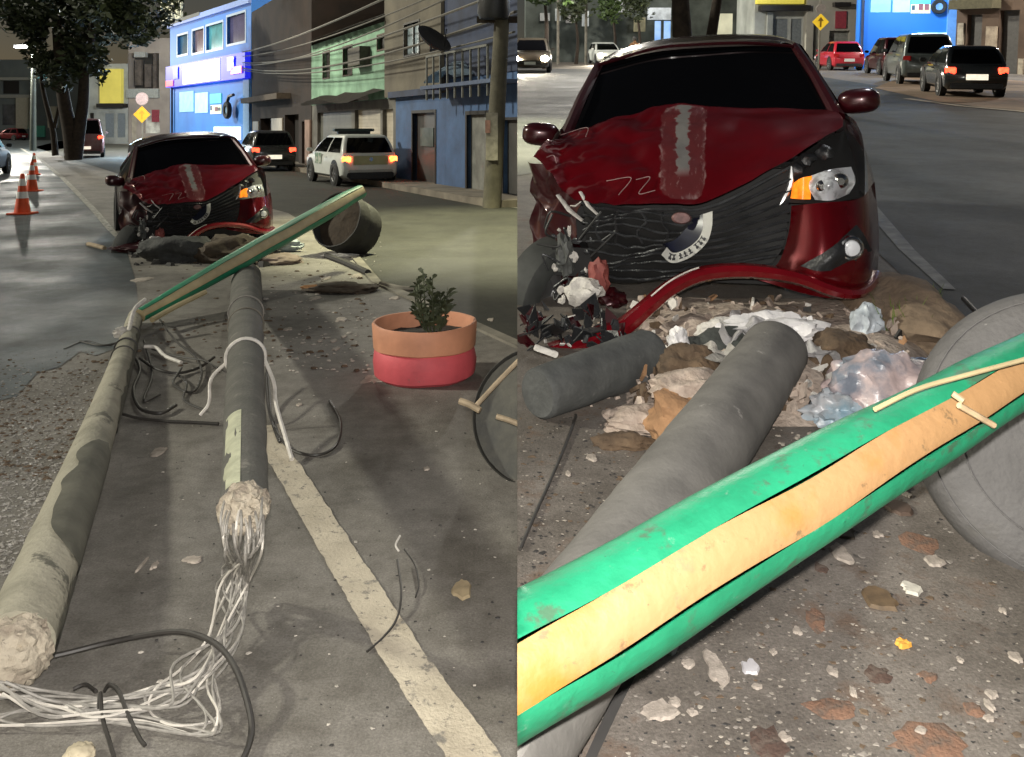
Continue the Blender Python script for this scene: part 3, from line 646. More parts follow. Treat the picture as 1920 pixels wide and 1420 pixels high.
h = house(row, 'house', 'bare grey-brown house with one lit window above a blue ground floor')
b = B(); wall(b, row.at(742)+.004, .14, row.at(835)-.004, row.z(790,178), [row.rect((774,212,816,352))]); b.obj('lower_wall', m_blue, h, smooth=0)
b = B(); wall(b, row.at(728), row.z(790,178)+.002, row.at(835)-.004, 7.4, [row.rect((766,44,794,102))], -.12, .2); b.obj('wall', m_tanw, h, smooth=0)
opening(row, h, (774,212,816,352), 'door', m_doord, .12, m_dark, .08)
d2 = row.rect((782,240,806,275)); B().box((d2[0],.09,d2[1]),(d2[2],.118,d2[3])).obj('door_window', M('dim_glass',(.16,.18,.17),.2,var=.5,scale=2), h, smooth=0)
w = opening(row, h, (766,44,794,102), 'window', m_winl, -.04, m_dark, .05, 1, .14)
slab(row, h, 'lintel', m_blued, (738,168,838,180), -.18, -.125)

h = house(row, 'house', 'mint green upper storey with small dark windows above a grey roller shutter')
holes = [row.rect(q) for q in ((606,98,618,146),(644,88,660,140),(708,66,726,92))]
b = B(); wall(b, row.at(584), row.z(650,192), row.at(728)-.004, row.z(650,64), holes, 0, .2); b.obj('wall', m_greenw, h, smooth=0)
for q in ((606,98,618,146),(644,88,660,140),(708,66,726,92)): opening(row, h, q, 'window', m_dark, .12, M('window_frame_brown',(.08,.05,.035),.7,var=.3), .05)
ac = slab(row, h, 'air_conditioner', M('old_box_brown',(.09,.08,.06),.7,var=.4), (672,90,694,124), -.35, -.002)
lowh = [row.rect(q) for q in ((594,210,658,330),(664,205,712,335),(716,205,736,338))]
b = B(); wall(b, row.at(584), .14, row.at(742)-.002, row.z(650,192)-.002, lowh, .02, .2); b.obj('lower_wall', M('grey_band',(.16,.15,.13),.85,var=.4,scale=2), h, smooth=0)
shutter(row, h, (594,210,658,330), m_greys, inset=.14); shutter(row, h, (664,205,712,335), m_cream, inset=.14); shutter(row, h, (716,205,736,338), m_cream, inset=.14)
x0, x1 = row.at(584), row.at(728); zt = row.z(650,64)
b = B()
for i in range(26):
    a = x0+(x1-x0)*i/26; c_ = x0+(x1-x0)*(i+1)/26
    b.prism([(a,-.45),(c_,-.45),(c_,3.),(a,3.)], 0, .05) if False else b.poly([(a,-.45,zt+.02+.03*(i%2)),(c_,-.45,zt+.02+.03*(i%2)),(c_,3.2,zt+1.5+.03*(i%2)),(a,3.2,zt+1.5+.03*(i%2))])
bmesh.ops.solidify(b.bm, geom=b.bm.faces[:], thickness=.04); b.obj('roof', m_tile, h, smooth=0)
b = B(); rs = []
for k in range(9):
    f = k/8; xx = row.at(590)+(row.at(722)-row.at(590))*f; rs.append([Vector((xx,-.02,row.z(650,178)+.10*math.sin(f*9)**2)), Vector((xx,-.55,row.z(650,190)+.12*math.sin(f*7))), Vector((xx,-.5,row.z(650,194)))])
b.rings(rs, False, False); bmesh.ops.solidify(b.bm, geom=b.bm.faces[:], thickness=.03); b.obj('awning', M('brown_awning',(.05,.04,.03),.8,var=.4), h)

h = house(row, 'house', 'low dark brown house with open doorways between cream pillars, next to the blue tyre shop')
b = B(); holes = [row.rect(q) for q in ((488,222,510,300),(534,215,560,312),(566,228,574,314))]
wall(b, row.at(472), .14, row.at(584)-.004, row.z(530,-12), holes, .0, .5); b.obj('wall', m_brown, h, smooth=0)
for q in ((488,222,510,300),(534,215,560,312),(566,228,574,314)): opening(row, h, q, 'door', m_dark, .4)
for q in ((511,222,531,270),(476,228,486,268)): slab(row, h, 'pillar', m_cream, q, -.06, -.002)
slab(row, h, 'pillar', m_pinkc, (575,225,584,316), -.08, -.002); slab(row, h, 'pillar', m_pinkc, (512,275,531,308), -.05, -.002)
slab(row, h, 'ledge', M('ledge_brown',(.13,.10,.075),.9,var=.3), (474,180,545,190), -.6, -.002)

# blue three-storey tyre shop
row2 = Row(Vector((-13.85,47.1,0)), Vector((8.8,-12,0)))
row2.O = row2.O + row2.e*0
bs = house(row2, 'tyre_shop', 'bright blue three-storey shop with a lit sign band and a row of upper windows')
u0, u1 = 319, 471
m_bl = M('bright_blue_wall', (.03,.26,.80), .6, col2=(.025,.20,.68), scale=.6)
wz = [(333,66,352,102),(361,56,382,98),(387,46,418,92),(426,28,460,80)]
b = B(); wall(b, row2.at(u0), 0, row2.at(u1), row2.z(471,-6), [row2.rect(q) for q in wz], 0, .25, 7); b.obj('wall', m_bl, bs, smooth=0)
for q, c in zip(wz, ((.02,.06,.09),(.11,.075,.08),(.06,.20,.20),(.05,.045,.08))):
    opening(row2, bs, q, 'window', M('window_pane', c, .15, var=.4, scale=1.2, emit=.6), .16, M('white_window_frame',(.5,.6,.7),.5,var=.1), .13)
x0, x1 = row2.at(u0), row2.at(u1); zt = row2.z(471,-6)
B().box((x0-.1,-.18,row2.z(395,30)),(x1+.05,-.003,row2.z(395,20))).obj('cornice', M('lit_cornice',(.30,.42,.85),.5,var=.2), bs, smooth=0)
zc0, zc1 = row2.z(395,156), row2.z(395,112)
sg = B().box((x0+.1,-.3,zc0),(x1-.1,-.003,zc1)).obj('sign_band', M('sign_blue',(.01,.02,.62),.5,col2=(.02,.015,.5),scale=.7,emit=.45), bs, smooth=0)
def panel(f0, f1, g0, g1, name, mat, y=-.32, par=None):
    return B().box((x0+(x1-x0)*f0,y-.02,zc0+(zc1-zc0)*g0),(x0+(x1-x0)*f1,y,zc0+(zc1-zc0)*g1)).obj(name, mat, par or bs, smooth=0)
panel(.27,.73,.06,.92,'lit_panel',M('sign_white',(.85,.95,1.),.4,var=.1,emit=1.5))
panel(.33,.69,.1,.5,'lit_panel',M('sign_warm',(1.,.93,.75),.4,col2=(1.,.98,.95),scale=1.2,emit=1.7), -.345)
for f in (.02,.86): panel(f,f+.11,.2 if f > .5 else .05,.48 if f > .5 else .32,'red_panel',M('sign_red',(.95,.10,.16),.4,var=.2,emit=.45), -.345)
for f in (.13,.82): panel(f,f+.07,.35,.9,'blue_panel',M('sign_deep_blue',(.02,.05,.85),.4,var=.2,emit=.25), -.345)
for q, c, nm in (((338,172,364,210),(.30,.68,.90),'poster'),((367,174,391,212),(.42,.72,.95),'poster'),((395,176,416,194),(.10,.62,.62),'poster'),((396,197,416,214),(.75,.82,.55),'poster')):
    slab(row2, bs, nm, M('poster_print',c,.6,var=.25,scale=2.,emit=.25), q, -.05, -.003)
for q, c in (((397,199,399,207),(.05,.06,.1)),((405,201,410,209),(.30,.12,.14)),((411,202,415,208),(.12,.1,.12))): slab(row2, bs, 'poster_mark', M('poster_ink',c,.6), q, -.075, -.052)
slab(row2, bs, 'shop_front', M('lit_shop_front',(.75,.82,.85),.5,col2=(.4,.5,.5),scale=1.1,emit=.9), (402,238,452,262), -.04, -.003)
slab(row2, bs, 'corner_pillar', M('pale_blue_pillar',(.20,.45,.80),.6,var=.15), (459,150,470,300), -.1, -.003)
pf = B().tube([(row2.at(326),-.12,0),(row2.at(326),-.12,row2.z(326,164))], .07, 8).obj('drainpipe', m_blued, bs)
ty = thing('tyre_sign', 'dark car tyre hung out as a sign on the blue shop wall', 'tyre', row2.mat() @ T(row2.at(438), -.35, row2.z(438,207)) @ RX(R_(90)))
B().lathe([(.24,-.1),(.42,-.12),(.47,-.06),(.47,.06),(.42,.12),(.24,.1),(.24,-.1)], 28).obj('tyre', m_rubber_t, ty)
B().lathe([(0,.02),(.23,.03),(.23,-.05),(0,-.05)], 20).obj('hub_cap', M('pale_hub',(.4,.6,.8),.4,var=.2), ty)
B().tube([(.0,.45,0),(.3,.75,0),(1.,.8,0)], .09, 6).obj('bracket', m_plast, ty)
tx = bpy.data.curves.new('rooftop_letters', 'FONT'); tx.body = 'DIANLI'; tx.size = 2.1; tx.extrude = .06
to = bpy.data.objects.new('rooftop_letters', tx); COL.objects.link(to); to.parent = bs
dg = bpy.context.evaluated_depsgraph_get(); me = bpy.data.meshes.new_from_object(to.evaluated_get(dg)); bpy.data.objects.remove(to)
me.materials.append(M('pale_letters',(.70,.66,.46),.6,var=.2,emit=.12)); link('rooftop_letters', me, bs, T(row2.at(309), -.25, row2.z(316,44)) @ RX(R_(90)) @ Matrix.Diagonal((.72,1,1,1)))
B().box((row2.at(308),-.2,row2.z(316,50)),(row2.at(380),-.1,row2.z(316,44))).obj('letter_rail', m_greys, bs, smooth=0)

# far houses behind the trees
row3 = Row(Vector((-46,92,0)), Vector((1,-.12,0)))
m_pale = M('pale_wall', (.42,.43,.40), .85, col2=(.25,.26,.24), scale=.5, bump=.2)
hs = house(row3, 'shop', 'pale shop with a square yellow board over two grey shutters')
b = B(); hl_ = [row3.rect(q) for q in ((197,213,214,258),(220,213,235,258),(168,212,176,226))]
wall(b, row3.at(158), 0, row3.at(240), row3.z(200,120), hl_); b.obj('wall', m_pale, hs, smooth=0)
for q in ((197,213,214,258),(220,213,235,258)): shutter(row3, hs, q, M('blue_grey_shutter',(.22,.25,.27),.6,var=.2), pitch=.3)
opening(row3, hs, (168,212,176,226), 'window', m_dark, .12)
slab(row3, hs, 'yellow_board', M('yellow_board',(.62,.52,.10),.6,var=.15,scale=.8,emit=.18), (192,130,232,194), -.5, -.003)
slab(row3, hs, 'canopy', m_dark, (190,195,240,202), -.9, -.003)
hb = house(row3, 'house', 'house with an open cluttered balcony framed in pale concrete left of the blue shop')
b = B(); bal = row3.rect((240,100,298,166)); hl_ = [bal]+[row3.rect(q) for q in ((246,215,256,262),(270,212,300,250))]
wall(b, row3.at(241), 0, row3.at(318), row3.z(280,72), hl_, 0, 1.5); b.obj('wall', M('pinkish_wall',(.42,.36,.31),.85,col2=(.28,.24,.21),scale=.4), hb, smooth=0)
opening(row3, hb, (240,100,298,166), 'balcony', M('balcony_dark',(.05,.045,.04),.8,var=.5,scale=1.5), 1.2)
slab(row3, hb, 'parapet', M('pale_parapet',(.45,.46,.42),.8,var=.3), (240,167,300,184), -.4, -.003)
for q in ((250,112,262,160),(268,120,280,164),(284,100,290,166)): slab(row3, hb, 'balcony_clutter', M('clutter',(.16,.13,.11),.8,var=.5,scale=2), q, .3, .7)
slab(row3, hb, 'tarpaulin', M('pale_tarp',(.45,.45,.42),.7,var=.3), (254,98,275,108), -.3, .2)
for q in ((246,215,256,262),): shutter(row3, hb, q, m_cream, pitch=.3)
opening(row3, hb, (270,212,300,250), 'shop_window', M('lit_shop_window',(.5,.5,.42),.4,col2=(.18,.16,.14),scale=1.2,emit=.25), .3)
slab(row3, hb, 'red_poster', M('red_poster',(.35,.06,.08),.6,var=.3), (285,206,299,229), -.06, -.003)
row4 = Row(Vector((-75,118,0)), Vector((1,0,0)))
hf = house(row4, 'warehouse', 'grey far building under a wide plain wall at the left edge of the street')
b = B(); wall(b, row4.at(-20), 0, row4.at(150), row4.z(60,112), [row4.rect((5,152,36,176)),row4.rect((4,196,30,235))]); b.obj('wall', M('far_grey_wall',(.17,.19,.18),.9,var=.35,scale=.2), hf, smooth=0)
opening(row4, hf, (5,152,36,176), 'window', m_dark, .15); opening(row4, hf, (4,196,30,235), 'doorway', M('dim_room',(.12,.12,.12),.7,var=.6,scale=.8), .15)
slab(row4, hf, 'ledge', M('ledge_pale',(.40,.39,.33),.85,var=.2), (0,146,60,151), -1, -.01)
slab(row4, hf, 'ledge', M('ledge_pale2',(.36,.35,.30),.85,var=.2), (0,178,60,184), -.6, -.01)
slab(row4, hf, 'gate_post', M('cream_post',(.46,.42,.31),.85,var=.2), (36,184,58,242), -.8, -.01)
slab(row4, hf, 'gate_post', M('cream_post2',(.50,.46,.34),.85,var=.2), (95,200,110,240), -.8, -.01)
slab(row4, hf, 'green_hoarding', M('green_hoarding',(.10,.42,.28),.7,var=.2), (70,236,92,257), -1.2, -.9)
slab(row4, hf, 'teal_banner', M('teal_banner',(.20,.55,.55),.6,var=.4,scale=.8,emit=.25), (80,130,104,148), -1.4, -1.3)
# ------------------------------------------------------------------ level street: things standing about
def tree(label, Mx, trunks, crowns, leaf=m_leaf, n=2600, size=.5, group=None):
    t = thing('tree', label, 'tree', Mx, group)
    for pts, r in trunks: B().tube(curve(pts, 12), [r*(1-.5*i/12) for i in range(13)], 10).obj('trunk', m_bark, t)
    rnd = random.Random(len(label)); b = B()
    for c, r, k in crowns:
        c = Vector(c)
        for _ in range(int(n*k)):
            d = Vector((rnd.gauss(0,1),rnd.gauss(0,1),rnd.gauss(0,1))).normalized()*rnd.random()**.45
            p = c+Vector((d.x*r[0],d.y*r[1],d.z*r[2]))
            if mnoise.noise(p*.55) < -.02: continue
            s = size*rnd.uniform(.5,1.3); a = Vector((rnd.gauss(0,1),rnd.gauss(0,1),rnd.gauss(0,.5))).normalized(); q = a.cross(Vector((rnd.gauss(0,1),rnd.gauss(0,1),rnd.gauss(0,1)))).normalized()
            b.poly([p-a*s, p+q*s*.45, p+a*s, p-q*s*.45])
    b.obj('crown', leaf, t, smooth=0, kind='stuff'); return t
def P3(u, v, y): return LD(u, v, y)
tb = Vector(L(130,300)); tb.z = 0
tl = lambda u, v, dy=0: LD(u, v, tb.y+dy)-tb
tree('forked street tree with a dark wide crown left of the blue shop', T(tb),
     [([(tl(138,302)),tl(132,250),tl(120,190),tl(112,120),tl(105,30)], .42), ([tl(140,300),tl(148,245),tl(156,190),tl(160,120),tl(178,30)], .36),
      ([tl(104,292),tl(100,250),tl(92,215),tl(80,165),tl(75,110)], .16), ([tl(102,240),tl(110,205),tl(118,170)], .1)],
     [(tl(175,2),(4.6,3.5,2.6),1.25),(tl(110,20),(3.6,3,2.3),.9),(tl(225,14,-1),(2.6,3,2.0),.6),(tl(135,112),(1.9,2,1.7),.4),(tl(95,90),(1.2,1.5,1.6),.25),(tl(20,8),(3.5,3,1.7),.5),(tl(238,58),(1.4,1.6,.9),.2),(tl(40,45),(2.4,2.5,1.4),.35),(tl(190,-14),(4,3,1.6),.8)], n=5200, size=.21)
# street lamp with a lit head
lb = Vector(L(62,283)); lb.z = 0
sl = thing('street_lamp', 'tall thin street lamp post with a lit head left of the forked tree', 'street lamp', T(lb))
zt = LD(62,84,lb.y).z
B().tube([(0,0,0),(.02,0,zt*.6),(.05,0,zt)], [.22,.17,.12], 10).obj('post', M('lamp_post_paint',(.06,.07,.055),.7,var=.4,scale=2), sl)
B().tube([(.05,0,zt-.1),(-.4,-.1,zt+.1),(-1.0,-.1,zt)], .05, 8).obj('arm', m_plast, sl)
hd = B().box((-1.25,-.25,zt-.16),(-.25,.15,zt)).obj('lamp_head', m_plast, sl, bevel=.03)
B().box((-1.2,-.22,zt-.22),(-.3,.12,zt-.162)).obj('lamp_glass', M('lamp_glow',(.9,.95,1.),.3,var=.1,emit=5), hd, smooth=0)
lamp('street_lamp_or_fill_light', lb+Vector((-.7,-.4,zt-.5)), 2600, (1,.96,.86), .3)
lamp('street_lamp_or_fill_light', (-24,66,8.5), 5200, (.95,1,.95), .4)  # down to the floodlights: unseen lights without posts, added to brighten road and facades
lamp('street_lamp_or_fill_light', (-.9,14.2,6.2), 2300, (1,.97,.62), .3, 'SPOT', (-.3,14.0,0), 84)
lamp('street_lamp_or_fill_light', (-3.2,15.5,6.5), 130, (1,.97,.75), .3)
lamp('street_lamp_or_fill_light', (-11,31,7.0), 520, (1,.93,.75), .4)
lamp('shop_floodlight', row2.mat() @ Vector((row2.at(395),-3.6,9.6)), 150, (.55,.78,1.), .5)
lamp('shop_floodlight', row2.mat() @ Vector((row2.at(395),-4.5,1.6)), 260, (.62,.85,1.), .5)

# utility pole, dish, cables
ub = Vector(L(922,390)); ub.z = 0
up = thing('utility_pole', 'tall concrete utility pole on the kerb before the blue house', 'utility pole', T(ub))
top = LD(944,-20,ub.y)-ub
m_upole = M('utility_concrete',(.11,.10,.072),.9,col2=(.06,.055,.04),scale=2.5,bump=.4,bscale=30)
B().tube([(0,0,0),top*.5,top], [.19,.165,.145], 14).obj('post', m_upole, up)
B().box((-.11,-.10,.95),(.13,.0,1.9), T(.0,-.13,0)).obj('number_sleeve', M('pale_sleeve',(.34,.32,.27),.8,var=.4,scale=8), up, smooth=0, bevel=.01)
B().box((-.10,-.02,1.5),(.0,.0,1.75), T(-.02,-.25,0)).obj('notice', M('pinkish_notice',(.40,.22,.18),.7,var=.4,scale=9), up, smooth=0)
B().lathe([(0,-.5),(.28,-.5),(.32,-.4),(.32,.3),(.26,.42),(0,.42)], 16, T(top*.97+Vector((-.18,-.3,0)))).obj('transformer', m_plast, up)
B().box((-.5,-.08,-.06),(.6,.05,.06), T(top*.86)).obj('crossarm', m_bark, up)
dd = LD(812,76,20.6)
ds = thing('satellite_dish', 'dark satellite dish seen edge-on beside the lit window of the bare house', 'satellite dish', T(dd) @ RY(R_(38)) @ RX(R_(24)))
B().lathe([(0,-.05),(.18,-.04),(.34,0),(.43,.07),(.44,.07),(.35,-.015),(.18,-.06),(0,-.07)], 24).obj('reflector', M('dish_grey',(.03,.028,.027),.6,var=.3), ds)
B().tube([(0,0,-.06),(.05,.25,-.35),(.05,.9,-.5)], .03, 6).obj('mount', m_plast, ds); B().tube([(.3,0,.03),(.1,0,.42)], .012, 5).obj('feed_arm', m_plast, ds)
for i, (a, b_, s) in enumerate((((455,118),(960,-22),.9),((455,106),(930,-60),.7),((455,128),(968,22),1.1),((455,122),(850,-8),.8),((455,98),(800,-40),.4),((455,132),(965,60),.9))):
    A, Bq = LD(*a, 46), LD(*b_, 18.2); pts = [A.lerp(Bq,k/16)-Vector((0,0,s*4*(k/16)*(1-k/16)*.5)) for k in range(17)]
    o = B().tube(pts, .022 if i % 2 else .032, 5).obj('overhead_cable', M('sheath_grey',(.16,.15,.13),.7,var=.2), None)
    o['label'] = 'grey overhead cable sagging along the row of houses towards the utility pole'; o['category'] = 'cable'; o['group'] = 'overhead cables along the houses'

# traffic cones
def cone(label, Mx, h=.75, src=[]):
    if src: t = copy_tree(src[0], None, Mx); t['label'] = label; return t
    t = thing('traffic_cone', label, 'traffic cone', Mx, 'cones on the wet road'); src.append(t)
    b = B(); b.box((-.2,-.2,0),(.2,.2,.035)); b.obj('base', m_orange, t, bevel=.01)
    rr = lambda z: .145-.115*z/h
    B().lathe([(rr(z), z) for z in (.03,.2,.4,.6,h)]+[(0,h)], 24).obj('body', m_orange, t)
    for z0, z1 in ((.30,.42),(.53,.66)): B().lathe([(rr(z0)+.004,z0),(rr(z1)+.004,z1)], 24).obj('reflective_band', m_refl, t)
    return t
cone('large near traffic cone standing alone on the wet road', T(L(42,402)))
cone('second traffic cone, just behind the large near one', T(L(60,359)))
cone('far small traffic cone, last in the line towards the lamp post', T(L(64,328)) @ RZ(.4))

# vehicles on the level street
rf = L(386,472); ax = math.atan(584/1700)+R_(7)
wreckL = wrecked_car('wrecked dark red car across the median behind the green pole, seen from farther off', T(rf.x, rf.y, 0) @ RZ(ax) @ Matrix.Diagonal((1.04,1.04,1.04,1)))
pc = L(695,350)
pol = car('police_car', 'white patrol car with a roof light bar and glowing orange tail lights', T(pc.x, pc.y, 0) @ RZ(R_(28)) @ Matrix.Diagonal((.95,.95,.93,1)), m_white, 4.1, 1.74, 1.53, .96, .88, (.1,.42), (1.6,2.7), m_tailo, m_plate, group=None, r=.34, suv=True)
B().box((-.62,1.45,1.61),(.62,1.72,1.70)).obj('light_bar', M('light_bar_dark',(.03,.05,.045),.4,var=.5,scale=6), pol, bevel=.02)
B().box((-.5,1.5,1.51),(.5,1.66,1.61)).obj('light_bar_mount', m_plast, pol, smooth=0)
B().box((-.52,-.022,.62),(.52,-.002,.88)).obj('tailgate_panel', M('yellowish_panel',(.42,.40,.22),.45,var=.2,scale=3), pol, T(0,.0,.02), bevel=.006)
B().box((-.66,-.07,.22),(.66,.02,.42)).obj('rear_bumper', m_plast, pol, bevel=.03)
B().box((-.66,-.06,.42),(.66,.02,.5)).obj('bumper_trim', M('silver_trim',(.45,.45,.42),.5,.2,var=.2), pol, bevel=.02)
B().lathe([(0,.01),(.06,.008),(.065,0)], 16, T(0,-.03,.80) @ RX(R_(90))).obj('emblem', m_chrome, pol)
for sx in (1,-1): B().box((-.004,2.0,.62),(.004,2.7,.95)).obj('door_decal', M('green_decal',(.10,.20,.12),.5,col2=(.5,.5,.42),scale=6,thr=(.45,.55)), pol, T(sx*.876,0,0), smooth=0)
kc = L(515,322)
car('hatchback', 'black hatchback with red tail lights half hidden behind the wreck, before the brown house', T(kc.x, kc.y, 0) @ RZ(R_(26)), M('black_paint',(.02,.02,.022),.25,var=.2,coat=.6), 3.8, 1.65, 1.5, .95, .8, (.1,.4), tail=m_tail, plate=m_litplate)
vb = L(118,300)
car('van', 'white-backed van with red lights standing behind the forked tree', T(vb.x-.3, vb.y+3, 0) @ RZ(R_(24)), M('dusty_white_red',(.22,.15,.14),.5,col2=(.15,.03,.03),scale=.9), 4.2, 1.8, 2.1, 1.25, .95, (.04,.12), (1.2,1.7), m_tail, m_litplate)
mb = L(156,296)
def motorbike(label, Mx, tail=True, group=None, grown=True):
    t = thing('motorcycle', label, 'motorcycle', Mx, group)
    for y in (.0,1.3):
        B().lathe([(.22,-.05),(.3,-.05),(.32,0),(.3,.05),(.22,.05),(.22,-.05)], 20, T(0,y+.32,.32) @ RY(R_(90))).obj('wheel', m_rubber_t, t)
    B().lump((0,.95,.75),(.16,.36,.17),.15,1.2,2,1).obj('fuel_tank', m_redd, t); B().lump((0,.45,.80),(.13,.38,.07),.1,1.2,2,2).obj('seat', m_black, t)
    B().lump((0,.85,.42),(.17,.28,.2),.4,2,2,3).obj('engine', m_slat, t)
    B().tube([(-.36,1.1,1.05),(0,1.3,1.0),(.36,1.1,1.05)], .018, 6).obj('handlebar', m_black, t)
    B().tube([(0,1.28,1.0),(0,1.6,.34)], .04, 6).obj('fork', m_chrome, t)
    B().box((-.09,.02,.70),(.09,.08,.82)).obj('tail_light', m_tail if tail else m_tailoff, t, bevel=.01)
    B().lathe([(0,.05),(.08,.04),(.1,0),(.06,-.08),(0,-.1)], 14, T(0,1.42,.95) @ RX(R_(-90))).obj('headlight', m_head if not tail else m_lens, t)
    return t
motorbike('motorcycle with a glowing red tail light by the right trunk of the forked tree', T(mb.x, mb.y-1.5, 0) @ RZ(R_(20)) @ Matrix.Diagonal((1,1,1.05,1)))
fc = L(28,264)
car('hatchback', 'red car parked far off before the grey building at the left edge', T(fc.x, fc.y+2, 0) @ RZ(R_(75)), m_red, 3.9, 1.7, 1.55)
ec = L(-72,335)
car('hatchback', 'dark car cut off by the left edge of the picture with a lit lamp', T(ec.x-.15, ec.y, 0) @ RZ(R_(18)), M('dark_grey_paint',(.01,.01,.01),.5,var=.2), 3.9, 1.7, 1.5, tail=m_tail)
# road sign
sb = Vector(((267-CX)*78/F, 78, 0))
rs_ = thing('road_sign', 'yellow diamond warning sign under a round sign before the balcony house', 'road sign', T(sb.x, sb.y, 0))
k = sb.y/F; zz = HL-(215-VL)*k
B().tube([(0,0,0),(0,0,zz+1.9)], .07, 8).obj('post', m_kerb, rs_)
B().box((-.52,-.05,-.52),(.52,-.02,.52), T(0,-.06,zz) @ RY(R_(45))).obj('diamond_plate', M('sign_yellow',(.75,.38,.015),.5,var=.15,emit=.15), rs_, smooth=0)
B().prism([(-.08,-.5),(.08,-.5),(.08,.1),(.3,.1),(0,.5),(-.3,.1),(-.08,.1)], 0, .01, T(0,-.115,zz) @ RX(R_(90)) @ Matrix.Diagonal((.8,.8,1,1))).obj('arrow', M('sign_orange',(.75,.35,.02),.5), rs_, smooth=0)
B().lathe([(0,.02),(.55,.02),(.55,0),(0,0)], 24, T(0,-.08,zz+1.35) @ RX(R_(90))).obj('round_plate', M('pinkish_plate',(.55,.40,.38),.5,var=.3), rs_)

# ------------------------------------------------------------------ fallen poles
def post_obj(name, label, cat, pts, rad, mat, n=28, seg=60, wob=.006):
    c = curve(pts, seg); ro = Vector(pts[0])*1.0; ro.z = 0
    rr = [ (rad[0]+(rad[1]-rad[0])*i/seg)*(1+wob*8*(mnoise.noise(c[i]*3))*.3) for i in range(seg+1)]
    t = thing(name, label, cat, T(ro))
    b = B(); b.tube([p-ro for p in c], rr, n)
    for v in b.bm.verts: v.co += v.co.normalized()*0 + Vector((mnoise.noise(v.co*14), mnoise.noise(v.co*14+Vector((5,5,5))), mnoise.noise(v.co*14+Vector((1,9,4)))))*wob
    b.obj('shaft', mat, t); return t, ro, c, rr
# middle post, propped up by the rubble, wires at its broken near end
Pn, Pf = LD(458,948,2.78), L(462,520,.13)
midp, ro, mc, mr = post_obj('concrete_post', 'dark concrete post in the middle, loose wires spilling from its broken near end', 'post', [Pn, Pn.lerp(Pf,.33)+Vector((0,0,.02)), Pn.lerp(Pf,.66)+Vector((0,0,.03)), Pf], (.072,.142), m_conc)
ax_m = (Pn-Pf).normalized()
def ringband(f, w, mat, name, par, cpts, rads, ro, prd=.006, arc=(0,360)):
    i = int(f*60); p = cpts[i]-ro; r = rads[i]+prd; b = B()
    m = T(p) @ (cpts[min(i+1,60)]-cpts[max(i-1,0)]).to_track_quat('Z','Y').to_matrix().to_4x4()
    pts = [m @ Vector((r*math.cos(R_(a)), r*math.sin(R_(a)), 0)) for a in range(arc[0], arc[1]+1, 15)]
    b.tube(pts, w, 6); return b.obj(name, mat, par)
def atv(v): # index along the post where its picture row is v
    best = min(range(61), key=lambda i: abs((HL-mc[i].z)*F/mc[i].y+VL-v)); return best/60
for v, w, m in ((668,.011,m_strap),(588,.006,M('grey_strap',(.3,.28,.25),.6,var=.3)),(612,.005,m_kerb)): ringband(atv(v), w, m, 'strap', midp, mc, mr, ro)
i = int(atv(668)*60); pc_ = mc[i]-ro
B().tube(curve([pc_+Vector((-mr[i]*1.02,0,-.02)), pc_+Vector((-.17,-.05,-.10)), pc_+Vector((-.15,-.14,-.2)), pc_+Vector((-.19,-.16,-.26))],12), .009, 6).obj('strap_end', m_strap, midp)
B().tube(curve([pc_+Vector((mr[i]*1.02,0,0)), pc_+Vector((.17,-.06,-.12)), pc_+Vector((.22,-.2,-.2)), pc_+Vector((.4,-.6,-.33))],12), .011, 6).obj('strap_end', m_strap, midp)
# lime patch on the near flank
b = B(); P = []
for k in range(9):
    f = .0+.13*k/8; q = spl([Vector(x) for x in mc], f)-ro; r = spl([Vector((x,0,0)) for x in mr], f).x+.002; row_ = []
    for a in range(6):
        an = R_(88+ (62 if k < 2 else 52)*(a/5)**1.0 + 12); row_.append(q+Vector((math.cos(an)*r, 0, math.sin(an)*r)))
    P.append(row_)
b.rings(P, False, False); b.obj('lime_patch', m_lime, midp)
# broken core at the near end
core = B(); core.lump((0,0,0),(.076,.085,.074),.20,3.0,4,5,True); core.obj('broken_core', m_break, midp, T(Pn-ro+ax_m*.02), smooth=18)
for a in range(6):
    an = a*1.05; B().lump((0,0,0),(.015,.03,.014),.6,2,2,a,True).obj('concrete_flake', m_break, midp, T(Pn-ro+ax_m*(.03+.02*(a%3))+Vector((math.cos(an)*.064,0,math.sin(an)*.06))))
# left post
lp0, lp1 = L(28,1215,.105), L(254,592,.062)
leftp, ro2, lc, lr = post_obj('peeling_post', 'long fallen post with peeling pale paint along the left edge', 'post', [lp0, lp0.lerp(lp1,.33)+Vector((.02,0,.0)), lp0.lerp(lp1,.66)+Vector((.02,0,.0)), lp1], (.105,.055), m_conc2, wob=.004)
ax_l = (lp0-lp1).normalized()
core = B(); core.lump((0,0,0),(.102,.105,.10),.20,3.0,4,9,True); core.obj('broken_core', m_break, leftp, T(lp0-ro2+ax_l*.02), smooth=18)
for a in range(5):
    an = a*1.2; B().lump((0,0,0),(.02,.035,.016),.6,2,2,a+20,True).obj('concrete_flake', m_break, leftp, T(lp0-ro2+ax_l*(.03+.02*(a%3))+Vector((math.cos(an)*.075,0,math.sin(an)*.07))))
for f, w in ((.78,.006),(.86,.005),(.72,.004)): ringband(f, w, m_cable, 'wire_tie', leftp, lc, lr, ro2)
